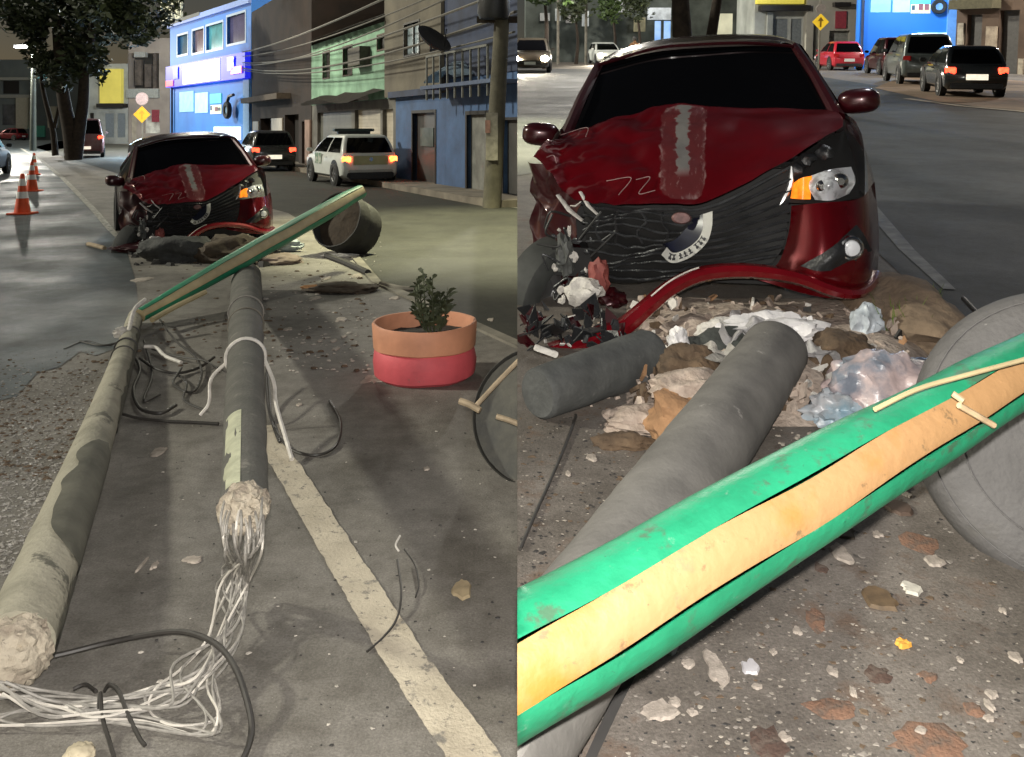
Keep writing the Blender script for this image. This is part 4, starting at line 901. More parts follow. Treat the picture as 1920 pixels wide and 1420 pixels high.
def patch(par, cpts, rads, ro, f0, f1, a0, a1, mat, name, jag=14, off=.002, seed=0, k=26):
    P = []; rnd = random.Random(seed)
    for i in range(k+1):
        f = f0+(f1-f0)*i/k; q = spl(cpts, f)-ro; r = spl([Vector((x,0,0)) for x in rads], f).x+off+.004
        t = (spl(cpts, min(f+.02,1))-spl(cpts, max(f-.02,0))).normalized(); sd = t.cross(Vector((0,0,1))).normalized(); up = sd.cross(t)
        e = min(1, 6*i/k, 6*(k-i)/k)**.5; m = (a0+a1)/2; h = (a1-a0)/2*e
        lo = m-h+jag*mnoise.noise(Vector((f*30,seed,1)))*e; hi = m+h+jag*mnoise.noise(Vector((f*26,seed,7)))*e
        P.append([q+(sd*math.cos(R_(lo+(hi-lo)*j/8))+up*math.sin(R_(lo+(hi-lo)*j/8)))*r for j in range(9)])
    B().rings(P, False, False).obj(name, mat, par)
m_flank_shade = M('olive_flank_shade',(.13,.125,.095),.85,col2=(.075,.073,.055),scale=6,bump=.3)  # olive tone for the post's right flank: its shade put into patches
lcv = [Vector(p) for p in lc]
patch(leftp, lcv, lr, ro2, .09, .33, -40, 100, m_flank_shade, 'shade_patch', 26, seed=1); patch(leftp, lcv, lr, ro2, .40, .98, -50, 28, m_flank_shade, 'shade_patch', 34, seed=2); patch(leftp, lcv, lr, ro2, .0, .12, -50, 5, m_flank_shade, 'shade_patch', 20, seed=4)
# wires between the two broken ends
wb = thing('wire_bundle', 'bundle of loose pale wires running from the middle post to the left one', 'wires', T(L(330,1290)))
wo = L(330,1290); rnd = random.Random(11)
for i in range(19):
    j = lambda s: rnd.uniform(-s, s)
    a = Pn+ax_m*.03+Vector((j(.06),0,j(.05)))
    pts = [a, a+ax_m*.13+Vector((j(.02),0,-.06)), L(438+j(34),1085+j(18),.12+j(.04)), L(420+j(38),1180+j(20),.05+abs(j(.04))), L(368+j(44),1265+j(22),.03+abs(j(.05)))]
    if i < 11: pts += [L(305+j(34),1306+j(18),.02+abs(j(.03))), L(200+j(20),1326+j(20),.02+abs(j(.02))), L(95+j(20),1318+j(26),.02+abs(j(.03))), lp0+ax_l*.12+Vector((j(.06),-.04,-.03+j(.04)))]
    elif i < 15: pts += [L(400+j(20),1350+j(20),.04+abs(j(.03))), L(350+j(30),1370+j(10),.02), L(240+j(40),1340+j(16),.02), L(60+j(30),1345+j(18),.02), L(-40,1350+j(14),.02)]
    elif i < 17: pts += [L(300+j(20),1290,.05), L(280,1330,.02), L(330+j(20),1360,.02), L(408,1345,.03), L(400,1265,.04)]
    else: pts = pts[:3]+[L(455,1170,.06), L(440,1210,.03)]
    B().tube([p-wo for p in curve(pts,46)], .0034+.0012*rnd.random(), 6).obj('wire', m_wire if i % 4 else M('pale_wire',(.62,.58,.52),.5,var=.2), wb)
for pts in ([(185,1330,.03),(188,1300,.05),(192,1345,.03),(205,1390,.01),(214,1420,.006)],[(196,1296,.03),(205,1284,.05),(222,1296,.05),(240,1340,.03),(262,1385,.01),(272,1398,.006)],[(138,1292,.02),(160,1284,.03),(180,1296,.04)]):
    B().tube([L(*q)-wo for q in []]+[p-wo for p in curve([L(*q) for q in pts],20)], .0055, 6).obj('wire', m_cable, wb)
def cable(label, pts, r, mat=m_cable, n=40, name='cable', group=None, fn=L, Mx=I4):
    P = curve([fn(*q) for q in pts], n); o = P[0].copy(); o.z = 0
    x = B().tube([p-o for p in P], r, 8).obj(name, mat, None, Mx @ T(o)); x['label'] = label; x['category'] = 'cable'
    if group: x['group'] = group
    return x
cable('thick black cable arching over the pale wires at the bottom', [(70,1236,.02),(120,1226,.02),(200,1206,.03),(290,1188,.06),(350,1186,.08),(405,1208,.09),(440,1250,.08),(462,1310,.05),(472,1365,.02),(462,1410,.012),(440,1450,.012)], .0085)
cable('black cable looping on the asphalt right of the middle post', [(500,690,.12),(505,740,.05),(510,790,.012),(540,838,.01),(590,854,.01),(630,835,.01),(638,790,.01),(618,752,.01)], .008)
cable('thin cable hanging down beside the right flank of the middle post', [(498,700,.16),(502,760,.08),(512,800,.012),(524,830,.01),(518,800,.012),(506,770,.03)], .006)
cable('thin dark wire bent across the worn white line', [(688,1222,.006),(718,1196,.006),(744,1160,.012),(752,1110,.03),(745,1050,.03)], .004)
cable('short dark wire curling right of the white line', [(758,1030,.01),(778,1060,.012),(785,1095,.012),(779,1120,.006)], .003)
tg = [[(240,650,.05),(262,690,.02),(250,730,.02),(262,765,.02),(300,775,.02),(330,760,.02)],[(262,672,.03),(290,690,.04),(330,700,.02),(372,690,.02),(402,670,.05)],[(225,775,.02),(262,785,.01),(310,790,.01),(360,792,.01),(410,795,.01)],
      [(300,600,.06),(330,640,.05),(365,668,.04),(378,700,.02),(362,735,.01),(325,720,.01),(340,690,.04)],[(270,640,.03),(285,700,.02),(270,750,.01),(300,740,.01)],[(150,640,.01),(190,648,.01),(230,640,.03),(262,628,.06)],[(330,700,.01),(350,720,.02),(345,750,.01),(385,770,.01)],[(285,655,.02),(330,668,.03),(380,676,.05),(408,690,.08)],[(120,655,.004),(160,640,.006),(205,648,.006),(236,628,.05)]]
for i, pts in enumerate(tg): cable('dark cable tangled on the asphalt between the two fallen posts', pts, .010-.0006*i, group='tangled cables between the posts')
# white frayed bits
def scrap(label, Mx, r, mat, seed, name='plastic_scrap', cat='scrap', group=None, amp=.6, fr=2.):
    o = B().lump((0,0,0), r, amp, fr, 3, seed, True).obj(name, mat, None, Mx); o['label'] = label; o['category'] = cat
    if group: o['group'] = group
    return o
cable('white frayed ribbon tied where the green pole meets the left post', [(238,640,.09),(246,600,.16),(254,578,.22),(272,562,.26)], .016, m_strap, 20, 'ribbon')
cable('white strap end lying between the posts below the green pole', [(270,650,.05),(292,652,.04),(310,668,.02),(340,680,.008)], .013, m_strap, 20, 'ribbon')
scrap('white torn plastic scrap caught on the left post', T(L(226,624,.12)), (.05,.05,.04), m_dwhite, 3)
cable('short white wire scrap standing up beside the white line', [(748,1034,.005),(742,1022,.02),(750,1005,.03)], .004, m_strap, 12, 'ribbon')

# green pole lying over the rubble, its far end on the tipped planter
def striped_pole(name, label, A, Bq, rads, m_g, m_t, Mx=I4, sag=0., facing=Vector((0,-1,.25)), seg=60, half=38):
    o = Vector(A); o.z = 0; t = thing(name, label, 'pole', Mx @ T(o)); d = (Bq-A).normalized()
    f = (facing-d*facing.dot(d)).normalized(); s = d.cross(f); s = s if s.z > 0 else -s
    def prof(a0, a1, k, flat=0, off=0):
        rs = []
        for i in range(seg+1):
            q = i/seg; c = A.lerp(Bq,q)+Vector((0,0,-sag*4*q*(1-q)+.012*mnoise.noise(Vector((q*6,a0,3)))))-o; r = spl([Vector((x,0,0)) for x in rads], q).x
            e = 2.5*mnoise.noise(Vector((q*9,1.3,0))); rs.append([])
            for j in range(k+1):
                an = R_(a0+e+(a1-a0)*j/k); rs[-1].append(c+(f*math.cos(an)*(1-flat)+s*math.sin(an))*(r+off)+(f*r*flat*math.cos(R_(half)) if flat else Vector()))
        return rs
    b = B(); b.rings(prof(half, 360-half, 30), False, False); b.obj('green_pole_body', m_g, t)
    b = B(); b.rings(prof(-half, half, 8, .0, -.006), False, False); b.obj('stripe', m_t, t)
    for q in (0, 1):
        c = A.lerp(Bq,q)-o; r = rads[0] if q == 0 else rads[-1]; b = B(); b.poly([c+(f*math.cos(R_(a))+s*math.sin(R_(a)))*r*.99 for a in range(0,360,15)]); b.obj('pole_end', m_t, t, smooth=0)
    return t, o
gA, gB = L(262,592,.09), LD(676,360,10.6)
striped_pole('green_pole', 'dull green pole with tan stripe before the far wreck, propped on a tipped planter', gA, gB, [.055,.08,.095,.095,.098,.08], m_gdark, m_tand, facing=Vector((.25,-1,.12)), half=30)
# second split strip of the green pole along its lower side
cable('thin tan splinter strip hanging under the green pole', [(285,600,.10),(330,575,.14),(385,548,.20)], .022, m_tand, 20, 'splinter')

# planters
def planter(label, Mx, top, bot, soil, r=.52, h=.62, plant=True):
    t = thing('planter', label, 'planter', Mx)
    B().lathe([(r*.92,0),(r*1.0,.02),(r*1.03,h*.28),(r*1.0,h*.50),(r*.975,h*.535)], 48).obj('lower_tyre', bot, t)
    B().lathe([(r*.975,h*.535),(r*1.02,h*.56),(r*1.035,h*.75),(r*1.03,h*.97),(r*1.01,h),(r*.975,h*.995),(r*.965,h*.9),(r*.965,h*.72)], 48).obj('upper_tyre', top, t)
    b = B(); b.lathe([(0,h*.80),(r*.3,h*.79),(r*.7,h*.75),(r*.968,h*.72)], 40)
    for v in b.bm.verts: v.co.z += .025*mnoise.noise(v.co*9)
    b.obj('soil', soil, t)
    for ch in t.children:
        if ch.name.startswith(('upper','lower')):
            for v in ch.data.vertices: v.co += Vector((v.co.x, v.co.y, 0)).normalized()*(.007*mnoise.noise(v.co*7)+.004*mnoise.noise(v.co*19))+Vector((0,0,.006*mnoise.noise(v.co*5+Vector((3,1,2)))))
    return t
pb = L(796,703)
pl = planter('round planter of two stacked tyres painted peach over pink with a dark leafy plant', T(pb), m_peach, m_pink, m_soil, .325, .35)
rnd = random.Random(5); fo = B()
for i in range(9):
    a = rnd.uniform(0,6.28); r0 = rnd.uniform(.0,.05); hgt = rnd.uniform(.26,.44); x, y = .07+r0*math.cos(a), r0*math.sin(a)
    out = Vector((math.cos(a), math.sin(a), 0))*rnd.uniform(.03,.12); cv = curve([(x,y,.24), Vector((x,y,.24+hgt*.5))+out*.8, Vector((x,y,.24+hgt))+out], 10)
    B().tube(cv, [.007-.0004*k for k in range(11)], 6).obj('stem', m_leafd, pl)
    for k in range(26):
        q = spl(cv, rnd.uniform(.18,1)); b_ = rnd.uniform(0,6.28); d = Vector((math.cos(b_),math.sin(b_),rnd.uniform(.3,1.6))).normalized()*rnd.uniform(.05,.10); sd = d.cross(Vector((rnd.gauss(0,1),rnd.gauss(0,1),.3))).normalized()*rnd.uniform(.008,.016)
        m1 = q+d*.35+Vector((0,0,.006)); m2 = q+d*.75; fo.poly([q, m1+sd, m2+sd*.8, q+d-Vector((0,0,.012)), m2-sd*.8, m1-sd])
fo.obj('foliage', m_leafd, pl, smooth=0, kind='stuff')
tp = L(652,476)
tip = planter('grey tyre planter tipped over behind the green pole with its soil face showing', T(tp.x, tp.y, .36) @ RZ(R_(-28)) @ RX(R_(66)) @ T(0,0,-.25), m_rubd, m_rubd, m_clay, .36, .5)
scrap('white broken rim of the tipped planter lying under it', T(L(636,480,.02)) @ Matrix.Diagonal((1,1,1,1)), (.22,.05,.03), m_dwhite, 7, 'rim_fragment')
# rubber hoop with wooden stakes at the seam
hoop = thing('planter', 'dark-rimmed planter tipped on its side at the seam, wooden stakes in front of it', 'planter', T(LD(1012,792,4.22).x, 4.22, 0))
HT = T(0,0,.265) @ RZ(R_(-12)) @ RX(R_(62)); hr = .325
B().lathe([(hr*.8,-.3),(hr*.97,-.28),(hr,-.16),(hr*.99,0),(hr*.975,.008),(hr*.96,0),(hr*.955,-.03)], 48, HT).obj('drum', m_rubd, hoop)
b = B(); b.lathe([(0,-.012),(hr*.4,-.014),(hr*.8,-.02),(hr*.957,-.024)], 40, HT)
for v in b.bm.verts: v.co.y -= .012*mnoise.noise(v.co*12)
b.obj('inner_face', M('dusty_olive',(.115,.11,.088),.85,col2=(.06,.06,.055),scale=5,bump=.4), hoop)
def stick(label, a, c, r, fn=L, Mx=I4, name='wooden_stake'):
    A, Cq = fn(*a), fn(*c); o = A.copy(); o.z = 0
    x = B().tube([p-o for p in curve([A, A.lerp(Cq,.5)+Vector((0,0,.005)), Cq],10)], r, 7).obj(name, M('bare_wood',(.42,.33,.22),.8,var=.4,scale=12), None, Mx @ T(o)); x['label'] = label; x['category'] = 'stake'; return x
SD = lambda u, v, y: LD(u, v, y)
stick('long wooden stake leaning from the planter rim up towards the kerb', (888,766,4.08), (985,664,4.2), .011, SD); stick('short wooden stub crossing the lower end of the long stake', (862,752,4.08), (900,770,4.04), .015, SD); stick('short wooden stake lying against the face of the dark planter', (931,781,4.02), (995,806,3.98), .012, SD)

# ------------------------------------------------------------------ litter and rubble, level street
def scatter(name, fn, n, region, size, mat, seed, Mx=I4, flat=.4, z=.0, kind='stuff', grp=None):
    rnd = random.Random(seed); b = B()
    for _ in range(n):
        u, v = region(rnd); p = fn(u, v); s = rnd.uniform(*size)*rnd.random()**.7+.002; a = rnd.uniform(0,6.28); k = rnd.choice((3,4,5,6))
        lo = []; hi = []
        for i in range(k):
            q = a+i*6.283/k+rnd.uniform(-.3,.3); w = s*rnd.uniform(.5,1.1); c = Vector((p.x+math.cos(q)*w, p.y+math.sin(q)*w*.8, z+.001)); lo.append(b.V(c)); hi.append(b.V(Vector((p.x+(c.x-p.x)*.7, p.y+(c.y-p.y)*.7, z+.001+s*flat*rnd.uniform(.5,1)))))
        b.face(hi)
        for i in range(k): j = (i+1) % k; b.face([lo[i],lo[j],hi[j],hi[i]])
    return b.obj(name, mat, None, Mx, smooth=0, kind=kind)
m_chipw = M('pale_chips',(.52,.48,.42),.8,var=.5,scale=20); m_chipb = M('brown_chips',(.14,.095,.06),.9,var=.5,scale=14); m_chipd = M('dark_chips',(.035,.032,.03),.7,var=.4,scale=14)
def poly_reg(u0, v0, u1, v1, gu=None):
    def f(r):
        while True:
            u, v = r.uniform(u0,u1), r.uniform(v0,v1)
            if gu is None or gu(u, v): return u, v
    return f
leftpost = lambda u, v: u < 250-(v-600)*.39-12
scatter('gravel', L, 2600, poly_reg(-20,690,220,1080,leftpost), (.004,.016), M('glinting_grit',(.34,.32,.29),.45,var=.6,scale=30), 21)
scatter('gravel', L, 420, poly_reg(20,860,235,1170,lambda u, v: 250-(v-600)*.29 < u+28 < 250-(v-600)*.29+58), (.004,.012), M('grey_grit',(.34,.32,.30),.6,var=.5,scale=30), 22)
scatter('rubble', L, 500, poly_reg(-20,660,250,900,leftpost), (.008,.026), m_chipb, 23)
scatter('rubble', L, 260, poly_reg(250,470,700,700), (.008,.045), m_chipb, 24); scatter('rubble', L, 330, poly_reg(480,430,720,700), (.01,.035), m_chipw, 25)
scatter('rubble', L, 140, poly_reg(240,440,520,500), (.04,.12), m_chipd, 26, flat=.7)
scatter('litter', L, 90, poly_reg(260,600,960,1400), (.003,.012), m_chipw, 27); scatter('litter', L, 160, poly_reg(260,800,960,1400), (.002,.009), m_chipd, 28)
def chip(label, fn, u, v, wu, wv, mat, seed, Mx=I4, name='stone_chip', h=.007, cat='stone', group=None):
    """a flat irregular flake about wu by wv pixels in the picture, built where it lies"""
    p, e, f = fn(u, v), fn(u+wu/2, v), fn(u, v-wv/2); rx, ry = abs(e.x-p.x), abs(f.y-p.y); rnd = random.Random(seed); b = B(); lo, hi = [], []; k = 18
    for i in range(k):
        a = i*6.283/k; w = 1+.5*mnoise.noise(Vector((math.cos(a)*1.1+seed, math.sin(a)*1.1, seed*.7)))+.35*mnoise.noise(Vector((math.cos(a)*3+seed, math.sin(a)*3, seed*.3)))+rnd.uniform(-.06,.06)
        c = Vector((math.cos(a)*rx*w, math.sin(a)*ry*w, .001)); lo.append(b.V(c)); hi.append(b.V((c.x*.86, c.y*.86, h*rnd.uniform(.8,1.1))))
    ct = b.V((0,0,h*1.02))
    for i in range(k): j = (i+1) % k; b.face([lo[i],lo[j],hi[j],hi[i]]); b.face([hi[i],hi[j],ct])
    o = b.obj(name, mat, None, Mx @ T(p), smooth=30); o['label'] = label; o['category'] = cat
    if group: o['group'] = group
    return o
m_chipst = M('pale_stone',(.46,.40,.34),.85,var=.45,scale=20)
chip('small round pale stone alone between the two posts', L, 298, 848, 20, 18, m_chipst, 2)
chip('flat white flake in front of the pink planter', L, 696, 713, 40, 18, m_chipst, 5)
chip('tan crumb of mortar right of the white line', L, 866, 1106, 34, 34, M('tan_crumb',(.42,.33,.2),.9,var=.4,scale=16), 6, h=.008)
chip('white chalky splash of grit between posts and wires', L, 362, 1052, 34, 14, m_chipst, 8)
for i, (u, v, a, c) in enumerate(((540,618,16,6),(640,600,20,8),(668,518,20,8),(590,560,22,8),(612,522,14,6),(740,560,20,6),(630,655,14,6),(600,640,10,5),(560,760,10,6),(800,880,10,6),(290,1062,12,16),(265,1062,6,26),(920,600,14,6),(265,525,34,9),(645,632,10,5),(625,640,12,6))):
    chip('small pale chip scattered on the asphalt of the street with the planter', L, u, v, a, c, m_chipst, 30+i, group='pale chips on the level street', h=.008)
def rock(label, fn, u, v, z, r, mat, seed, Mx=I4, amp=.35, name='rubble_block', cat='rubble', fr=1.4, ridge=False, sub=4):
    o = B().lump((0,0,0), r, amp, fr, sub, seed, ridge).obj(name, mat, None, Mx @ T(fn(u, v, z)), smooth=50); o['label'] = label; o['category'] = cat; return o
rock('pale broken block at the bottom edge below the wires', L, 148, 1416, .012, (.036,.04,.022), M('cream_block',(.52,.45,.32),.85,var=.25,scale=12), 4, ridge=True)
rock('grey lump of concrete behind the foot of the middle post', L, 440, 472, .12, (.42,.3,.2), m_clay, 31); rock('dark rubble heap under the front of the far wreck', L, 340, 470, .12, (.5,.25,.18), m_stump, 32)
rock('white plastic bag by the green pole under the far wreck', L, 440, 428, .22, (.26,.12,.07), m_dwhite, 33, ridge=True); rock('white crumpled paper right of the green pole', L, 540, 460, .08, (.2,.1,.08), M('bluish_paper',(.42,.48,.5),.7,var=.3), 34, ridge=True)
rock('pinkish slab of broken pavement on the rubble', L, 520, 487, .03, (.3,.24,.07), M('pink_slab',(.26,.2,.17),.9,var=.3), 35); rock('greyish slab of kerb lying right of the middle post', L, 640, 540, .03, (.36,.2,.05), m_clay, 36); rock('orange-brown strip of broken pot on the rubble', L, 600, 540, .03, (.2,.06,.03), M('terracotta',(.3,.15,.06),.9,var=.3), 37)
cable('pale bent moulding lying at the road edge behind the planter', [(715,532,.02),(750,541,.02),(800,543,.02)], .03, m_kerb, 16, 'moulding')
cable('dark rubber strip lying at the road edge behind the planter', [(612,480,.02),(645,492,.02),(690,512,.02)], .04, m_chipd, 16, 'rubber_strip')
stick('dark stick on the wet road left of the far wreck', (165,458,.02), (196,466,.02), .03, name='stick')
rock('dark red broken bumper corner on the road before the far wreck', L, 285, 465, .06, (.5,.2,.08), m_redd, 38, ridge=True)
# ================================================================== the ramp street (right): authored in its own level frame, then set on the slope
LEFT_NAMES = {o.name for o in scene.objects}
b = B()
y0, y1, xw = -1.2, 190., 150.
b.box((0,y0,-.25),(xw,y1,0)); b.poly([(0,y0,-.25),(0,y1,-.25),(0,y1,-24),(0,y0,-1.2)])
b.obj('ramp_ground', m_rasph, None, RM, smooth=0, kind='structure')
# carriageways either side of the wreck
road_r = [R(1645,475),R(1760,580),R(1830,650),R(2000,760),R(2100,420),R(1930,212),R(1760,190),R(1640,160),R(1480,135),R(970,128),R(970,330),R(1180,300),R(1500,300)]
sheet('ramp_road', [(max(p.x,.001),p.y) for p in road_r], m_rroad, .004, Mx=RM)
strip('ramp_edge_line', [(p.x,p.y) for p in [R(1560,300),R(1640,400),R(1700,470),R(1780,545)]], [.14,.12,.1,.07], M('ghost_line',(.16,.16,.15),.7,col2=(.07,.07,.07),scale=9), .009, kind='structure').matrix_world = RM
wk = [R(1640,166),R(1760,192),R(1935,214),R(2100,216),R(2100,170),R(1780,140),R(1700,140)]
sheet('ramp_sidewalk', [(p.x,p.y) for p in wk], M('brown_pavement',(.24,.16,.10),.85,var=.4,scale=1.5,bump=.3), .012, Mx=RM)
st_ = R(1890,207); strip('ramp_kerb_line', [(p.x,p.y) for p in [R(1700,186),R(1800,200),R(1935,212)]], .22, M('pale_kerb',(.42,.36,.28),.8,var=.3), .016, kind='structure').matrix_world = RM

wreckR = wrecked_car('wrecked dark red car seen close up with a scraped hood, torn grille and one headlight',
                     RM @ T(CO) @ RZ(-TH))

# ------------------------------------------------------------------ far side of the ramp street
def rrow(O, e): return Row(Vector(O), Vector(e), HR, VR, RM)
rw1 = rrow((2,66,0), (1,0,0))
hA = house(rw1, 'shop', 'pale far shops with blue-lit panels behind the tree trunks')
b = B(); hl_ = [rw1.rect(q) for q in ((1226,40,1238,92),(1243,40,1256,92),(1330,26,1372,80),(1386,30,1410,90))]
wall(b, rw1.at(985), 0, rw1.at(1412), 11, hl_, 0, .3); b.obj('wall', M('grey_green_wall',(.16,.18,.16),.9,col2=(.06,.07,.06),scale=.5,detail=8), hA, smooth=0)
for q in ((1226,40,1238,92),(1243,40,1256,92)): opening(rw1, hA, q, 'lit_panel', M('blue_lit_panel',(.16,.32,.62),.4,col2=(.30,.45,.7),scale=.8,emit=.5), .1)
opening(rw1, hA, (1330,26,1372,80), 'lit_doorway', M('cream_lit_wall',(.62,.60,.42),.6,var=.3,scale=.6,emit=.35), .2)
opening(rw1, hA, (1386,30,1410,90), 'doorway', m_dark, .2)
for i, q in enumerate(((1212,16,1254,38),(1150,2,1168,24),(1175,8,1190,22),(1090,22,1102,50),(1060,30,1080,44),(1186,34,1206,60),(1040,18,1050,40),(1012,26,1030,40))):
    slab(rw1, hA, 'shop_sign', M('shop_sign_%d' % i, ((.6,.64,.66),(.5,.5,.48),(.42,.42,.40),(.5,.52,.5),(.35,.33,.30),(.30,.27,.16),(.4,.42,.4),(.3,.3,.28))[i], .6, var=.5, scale=1.1, emit=.28), q, -.5-.05*i, -.003-.04*i)
rw2 = rrow((11,58,0), (1,-.05,0))
hB = house(rw2, 'shop', 'pale shop with a yellow board above grey shutters, left of the bright blue wall')
qs = ((1446,36,1474,104),(1480,36,1500,104)); b = B(); wall(b, rw2.at(1412), 0, rw2.at(1508), 10, [rw2.rect(q) for q in qs], 0, .25); b.obj('wall', m_pale, hB, smooth=0)
for q in qs: shutter(rw2, hB, q, M('grey_blue_shutter',(.17,.19,.20),.6,var=.3), pitch=.25)
slab(rw2, hB, 'yellow_board', M('yellow_board_b',(.66,.55,.08),.6,var=.15,emit=.2), (1412,-30,1498,9), -.7, -.003)
slab(rw2, hB, 'canopy', m_dark, (1418,12,1508,22), -1.0, -.003)
slab(rw2, hB, 'pillar', m_pale, (1434,24,1444,108), -.3, -.003)
hC = house(rrow((11,57.2,0),(1,-.05,0)), 'house', 'narrow cream house front with a red poster beside the bright blue wall')
rwc = rrow((11,57.2,0),(1,-.05,0)); q = (1556,60,1572,118)
b = B(); wall(b, rwc.at(1509), 0, rwc.at(1608), 10, [rwc.rect((1552,58,1590,116)),rwc.rect((1522,40,1532,112))], 0, .4); b.obj('wall', M('cream_front',(.40,.38,.32),.85,var=.3,scale=.5), hC, smooth=0)
opening(rwc, hC, (1552,58,1590,116), 'doorway', M('dim_shop',(.10,.10,.09),.7,col2=(.3,.3,.27),scale=1.5), .35); opening(rwc, hC, (1522,40,1532,112), 'door', m_greys, .2)
slab(rwc, hC, 'red_poster', M('red_poster_b',(.36,.05,.07),.6,var=.3), (1562,22,1582,54), -.1, -.003)
slab(rwc, hC, 'upper_ledge', m_dark, (1556,6,1586,14), -.5, -.003)
rw3 = rrow((17.5,50,0), (1,-.22,0))
bR = house(rw3, 'tyre_shop', 'bright blue shop wall behind the parked cars with pale posters and a tyre sign')
b = B(); wall(b, rw3.at(1604), 0, rw3.at(1792), 9, [], 0, .25, .6); b.obj('wall', M('bright_blue_wall_b',(.02,.21,.78),.6,col2=(.018,.18,.70),scale=.4), bR, smooth=0)
slab(rw3, bR, 'corner_pillar', M('pale_blue_pillar_b',(.14,.34,.74),.6,var=.15), (1770,-40,1792,122), -.15, -.003)
B().tube([(rw3.at(1613),-.1,0),(rw3.at(1613),-.1,7)], .07, 8).obj('drainpipe', m_blued, bR)
for q, c in (((1627,-30,1664,24),(.25,.62,.88)),((1668,-30,1700,24),(.36,.68,.92)),((1702,-20,1738,8),(.10,.62,.64)),((1702,9,1738,26),(.78,.82,.45))): slab(rw3, bR, 'poster', M('poster_print_b',c,.6,var=.25,scale=1.4,emit=.3), q, -.06, -.003)
for q, c in (((1716,8,1724,20),(.3,.1,.12)),((1727,9,1735,20),(.35,.12,.14)),((1703,11,1709,20),(.05,.1,.15))): slab(rw3, bR, 'poster_mark', M('poster_ink_b',c,.6), q, -.09, -.063)
slab(rw3, bR, 'shop_glow', M('pale_shop_panel',(.7,.8,.86),.5,col2=(.3,.45,.55),scale=1,emit=.7), (1716,62,1772,98), -.08, -.003)
tyb = thing('tyre_sign', 'car tyre hung on the blue wall above the parked dark cars', 'tyre', rw3.mat() @ T(rw3.at(1751), -.4, rw3.z(1751,14)) @ RX(R_(90)))
rr_ = 14*rw3.O.y/F*.95
B().lathe([(rr_*.5,-.1),(rr_*.9,-.12),(rr_,-.06),(rr_,.06),(rr_*.9,.12),(rr_*.5,.1),(rr_*.5,-.1)], 28).obj('tyre', m_rubber_t, tyb)
B().lathe([(0,.02),(rr_*.5,.03),(rr_*.5,-.05),(0,-.05)], 20).obj('hub_cap', M('pale_hub_b',(.2,.4,.8),.4,var=.2), tyb)
e4 = Vector((7.6,-14,0)).normalized()
rw4 = rrow(R(1800,136), e4)
hD = house(rw4, 'house', 'dark brown house with shuttered doorways and pale notices behind the parked black car')
qs = ((1808,28,1836,140),(1868,20,1905,178)); b = B(); wall(b, rw4.at(1788), 0, rw4.at(1990), 8, [rw4.rect(q) for q in qs], 0, .4); b.obj('wall', M('brown_front',(.10,.065,.045),.9,var=.4,scale=.9,bump=.2), hD, smooth=0)
for q in qs: shutter(rw4, hD, q, M('dark_shutter',(.055,.05,.045),.6,var=.3), inset=.3, pitch=.2)
slab(rw4, hD, 'pillar', M('cream_notices',(.34,.28,.21),.8,col2=(.16,.12,.09),scale=3), (1846,50,1866,110), -.1, -.003)
slab(rw4, hD, 'pillar', M('cream_notices_b',(.44,.40,.32),.8,col2=(.18,.15,.12),scale=3), (1793,44,1804,84), -.1, -.003)
slab(rw4, hD, 'pillar', M('cream_edge',(.36,.31,.24),.8,var=.4), (1909,110,1918,170), -.1, -.003)
slab(rw4, hD, 'ledge', M('olive_ledge',(.10,.09,.055),.9,var=.3), (1790,0,1870,18), -.7, -.003)
# trees
def rtree(label, u, r, y, h, lean=0., crown=True, n=900):
    bs_ = Vector(((u-CX)*y/F, y, 0)); M_ = RM @ T(bs_)
    tree(label, M_, [([(0,0,0),(lean*.2,0,h*.3),(lean*.6,0,h*.65),(lean,0,h)], r)], [((lean,0,h+1.2),(2.4,2.2,1.6),1)] if crown else [], m_leafg, n, .3)
rtree('thicker dark tree trunk rising behind the roof of the near wreck', 1283, .30, 22, 4.2, -.25)
rtree('thinner dark tree trunk right of the thicker one behind the wreck roof', 1322, .19, 25, 4.4, .55)
g1 = Vector(((1000-CX)*48/F+.6,48,0))
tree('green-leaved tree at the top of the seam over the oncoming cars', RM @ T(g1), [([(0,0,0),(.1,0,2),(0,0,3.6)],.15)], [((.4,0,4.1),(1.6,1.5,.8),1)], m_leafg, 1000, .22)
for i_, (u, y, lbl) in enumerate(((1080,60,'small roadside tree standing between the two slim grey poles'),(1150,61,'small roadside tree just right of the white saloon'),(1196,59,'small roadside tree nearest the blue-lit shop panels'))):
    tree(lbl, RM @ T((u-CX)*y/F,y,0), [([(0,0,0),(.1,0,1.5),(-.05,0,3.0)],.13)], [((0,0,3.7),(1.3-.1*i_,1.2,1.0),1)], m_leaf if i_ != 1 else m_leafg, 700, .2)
for u, y, hgt in ((1046,60,7),(1098,62,8)):
    q = thing('street_pole', 'slim grey pole %s' % ('nearest the seam above the oncoming cars' if u == 1046 else 'directly above the white oncoming car'), 'pole', RM @ T((u-CX)*y/F,y,0)); B().tube([(0,0,0),(0,0,hgt)],.09,8).obj('shaft', m_kerb, q)
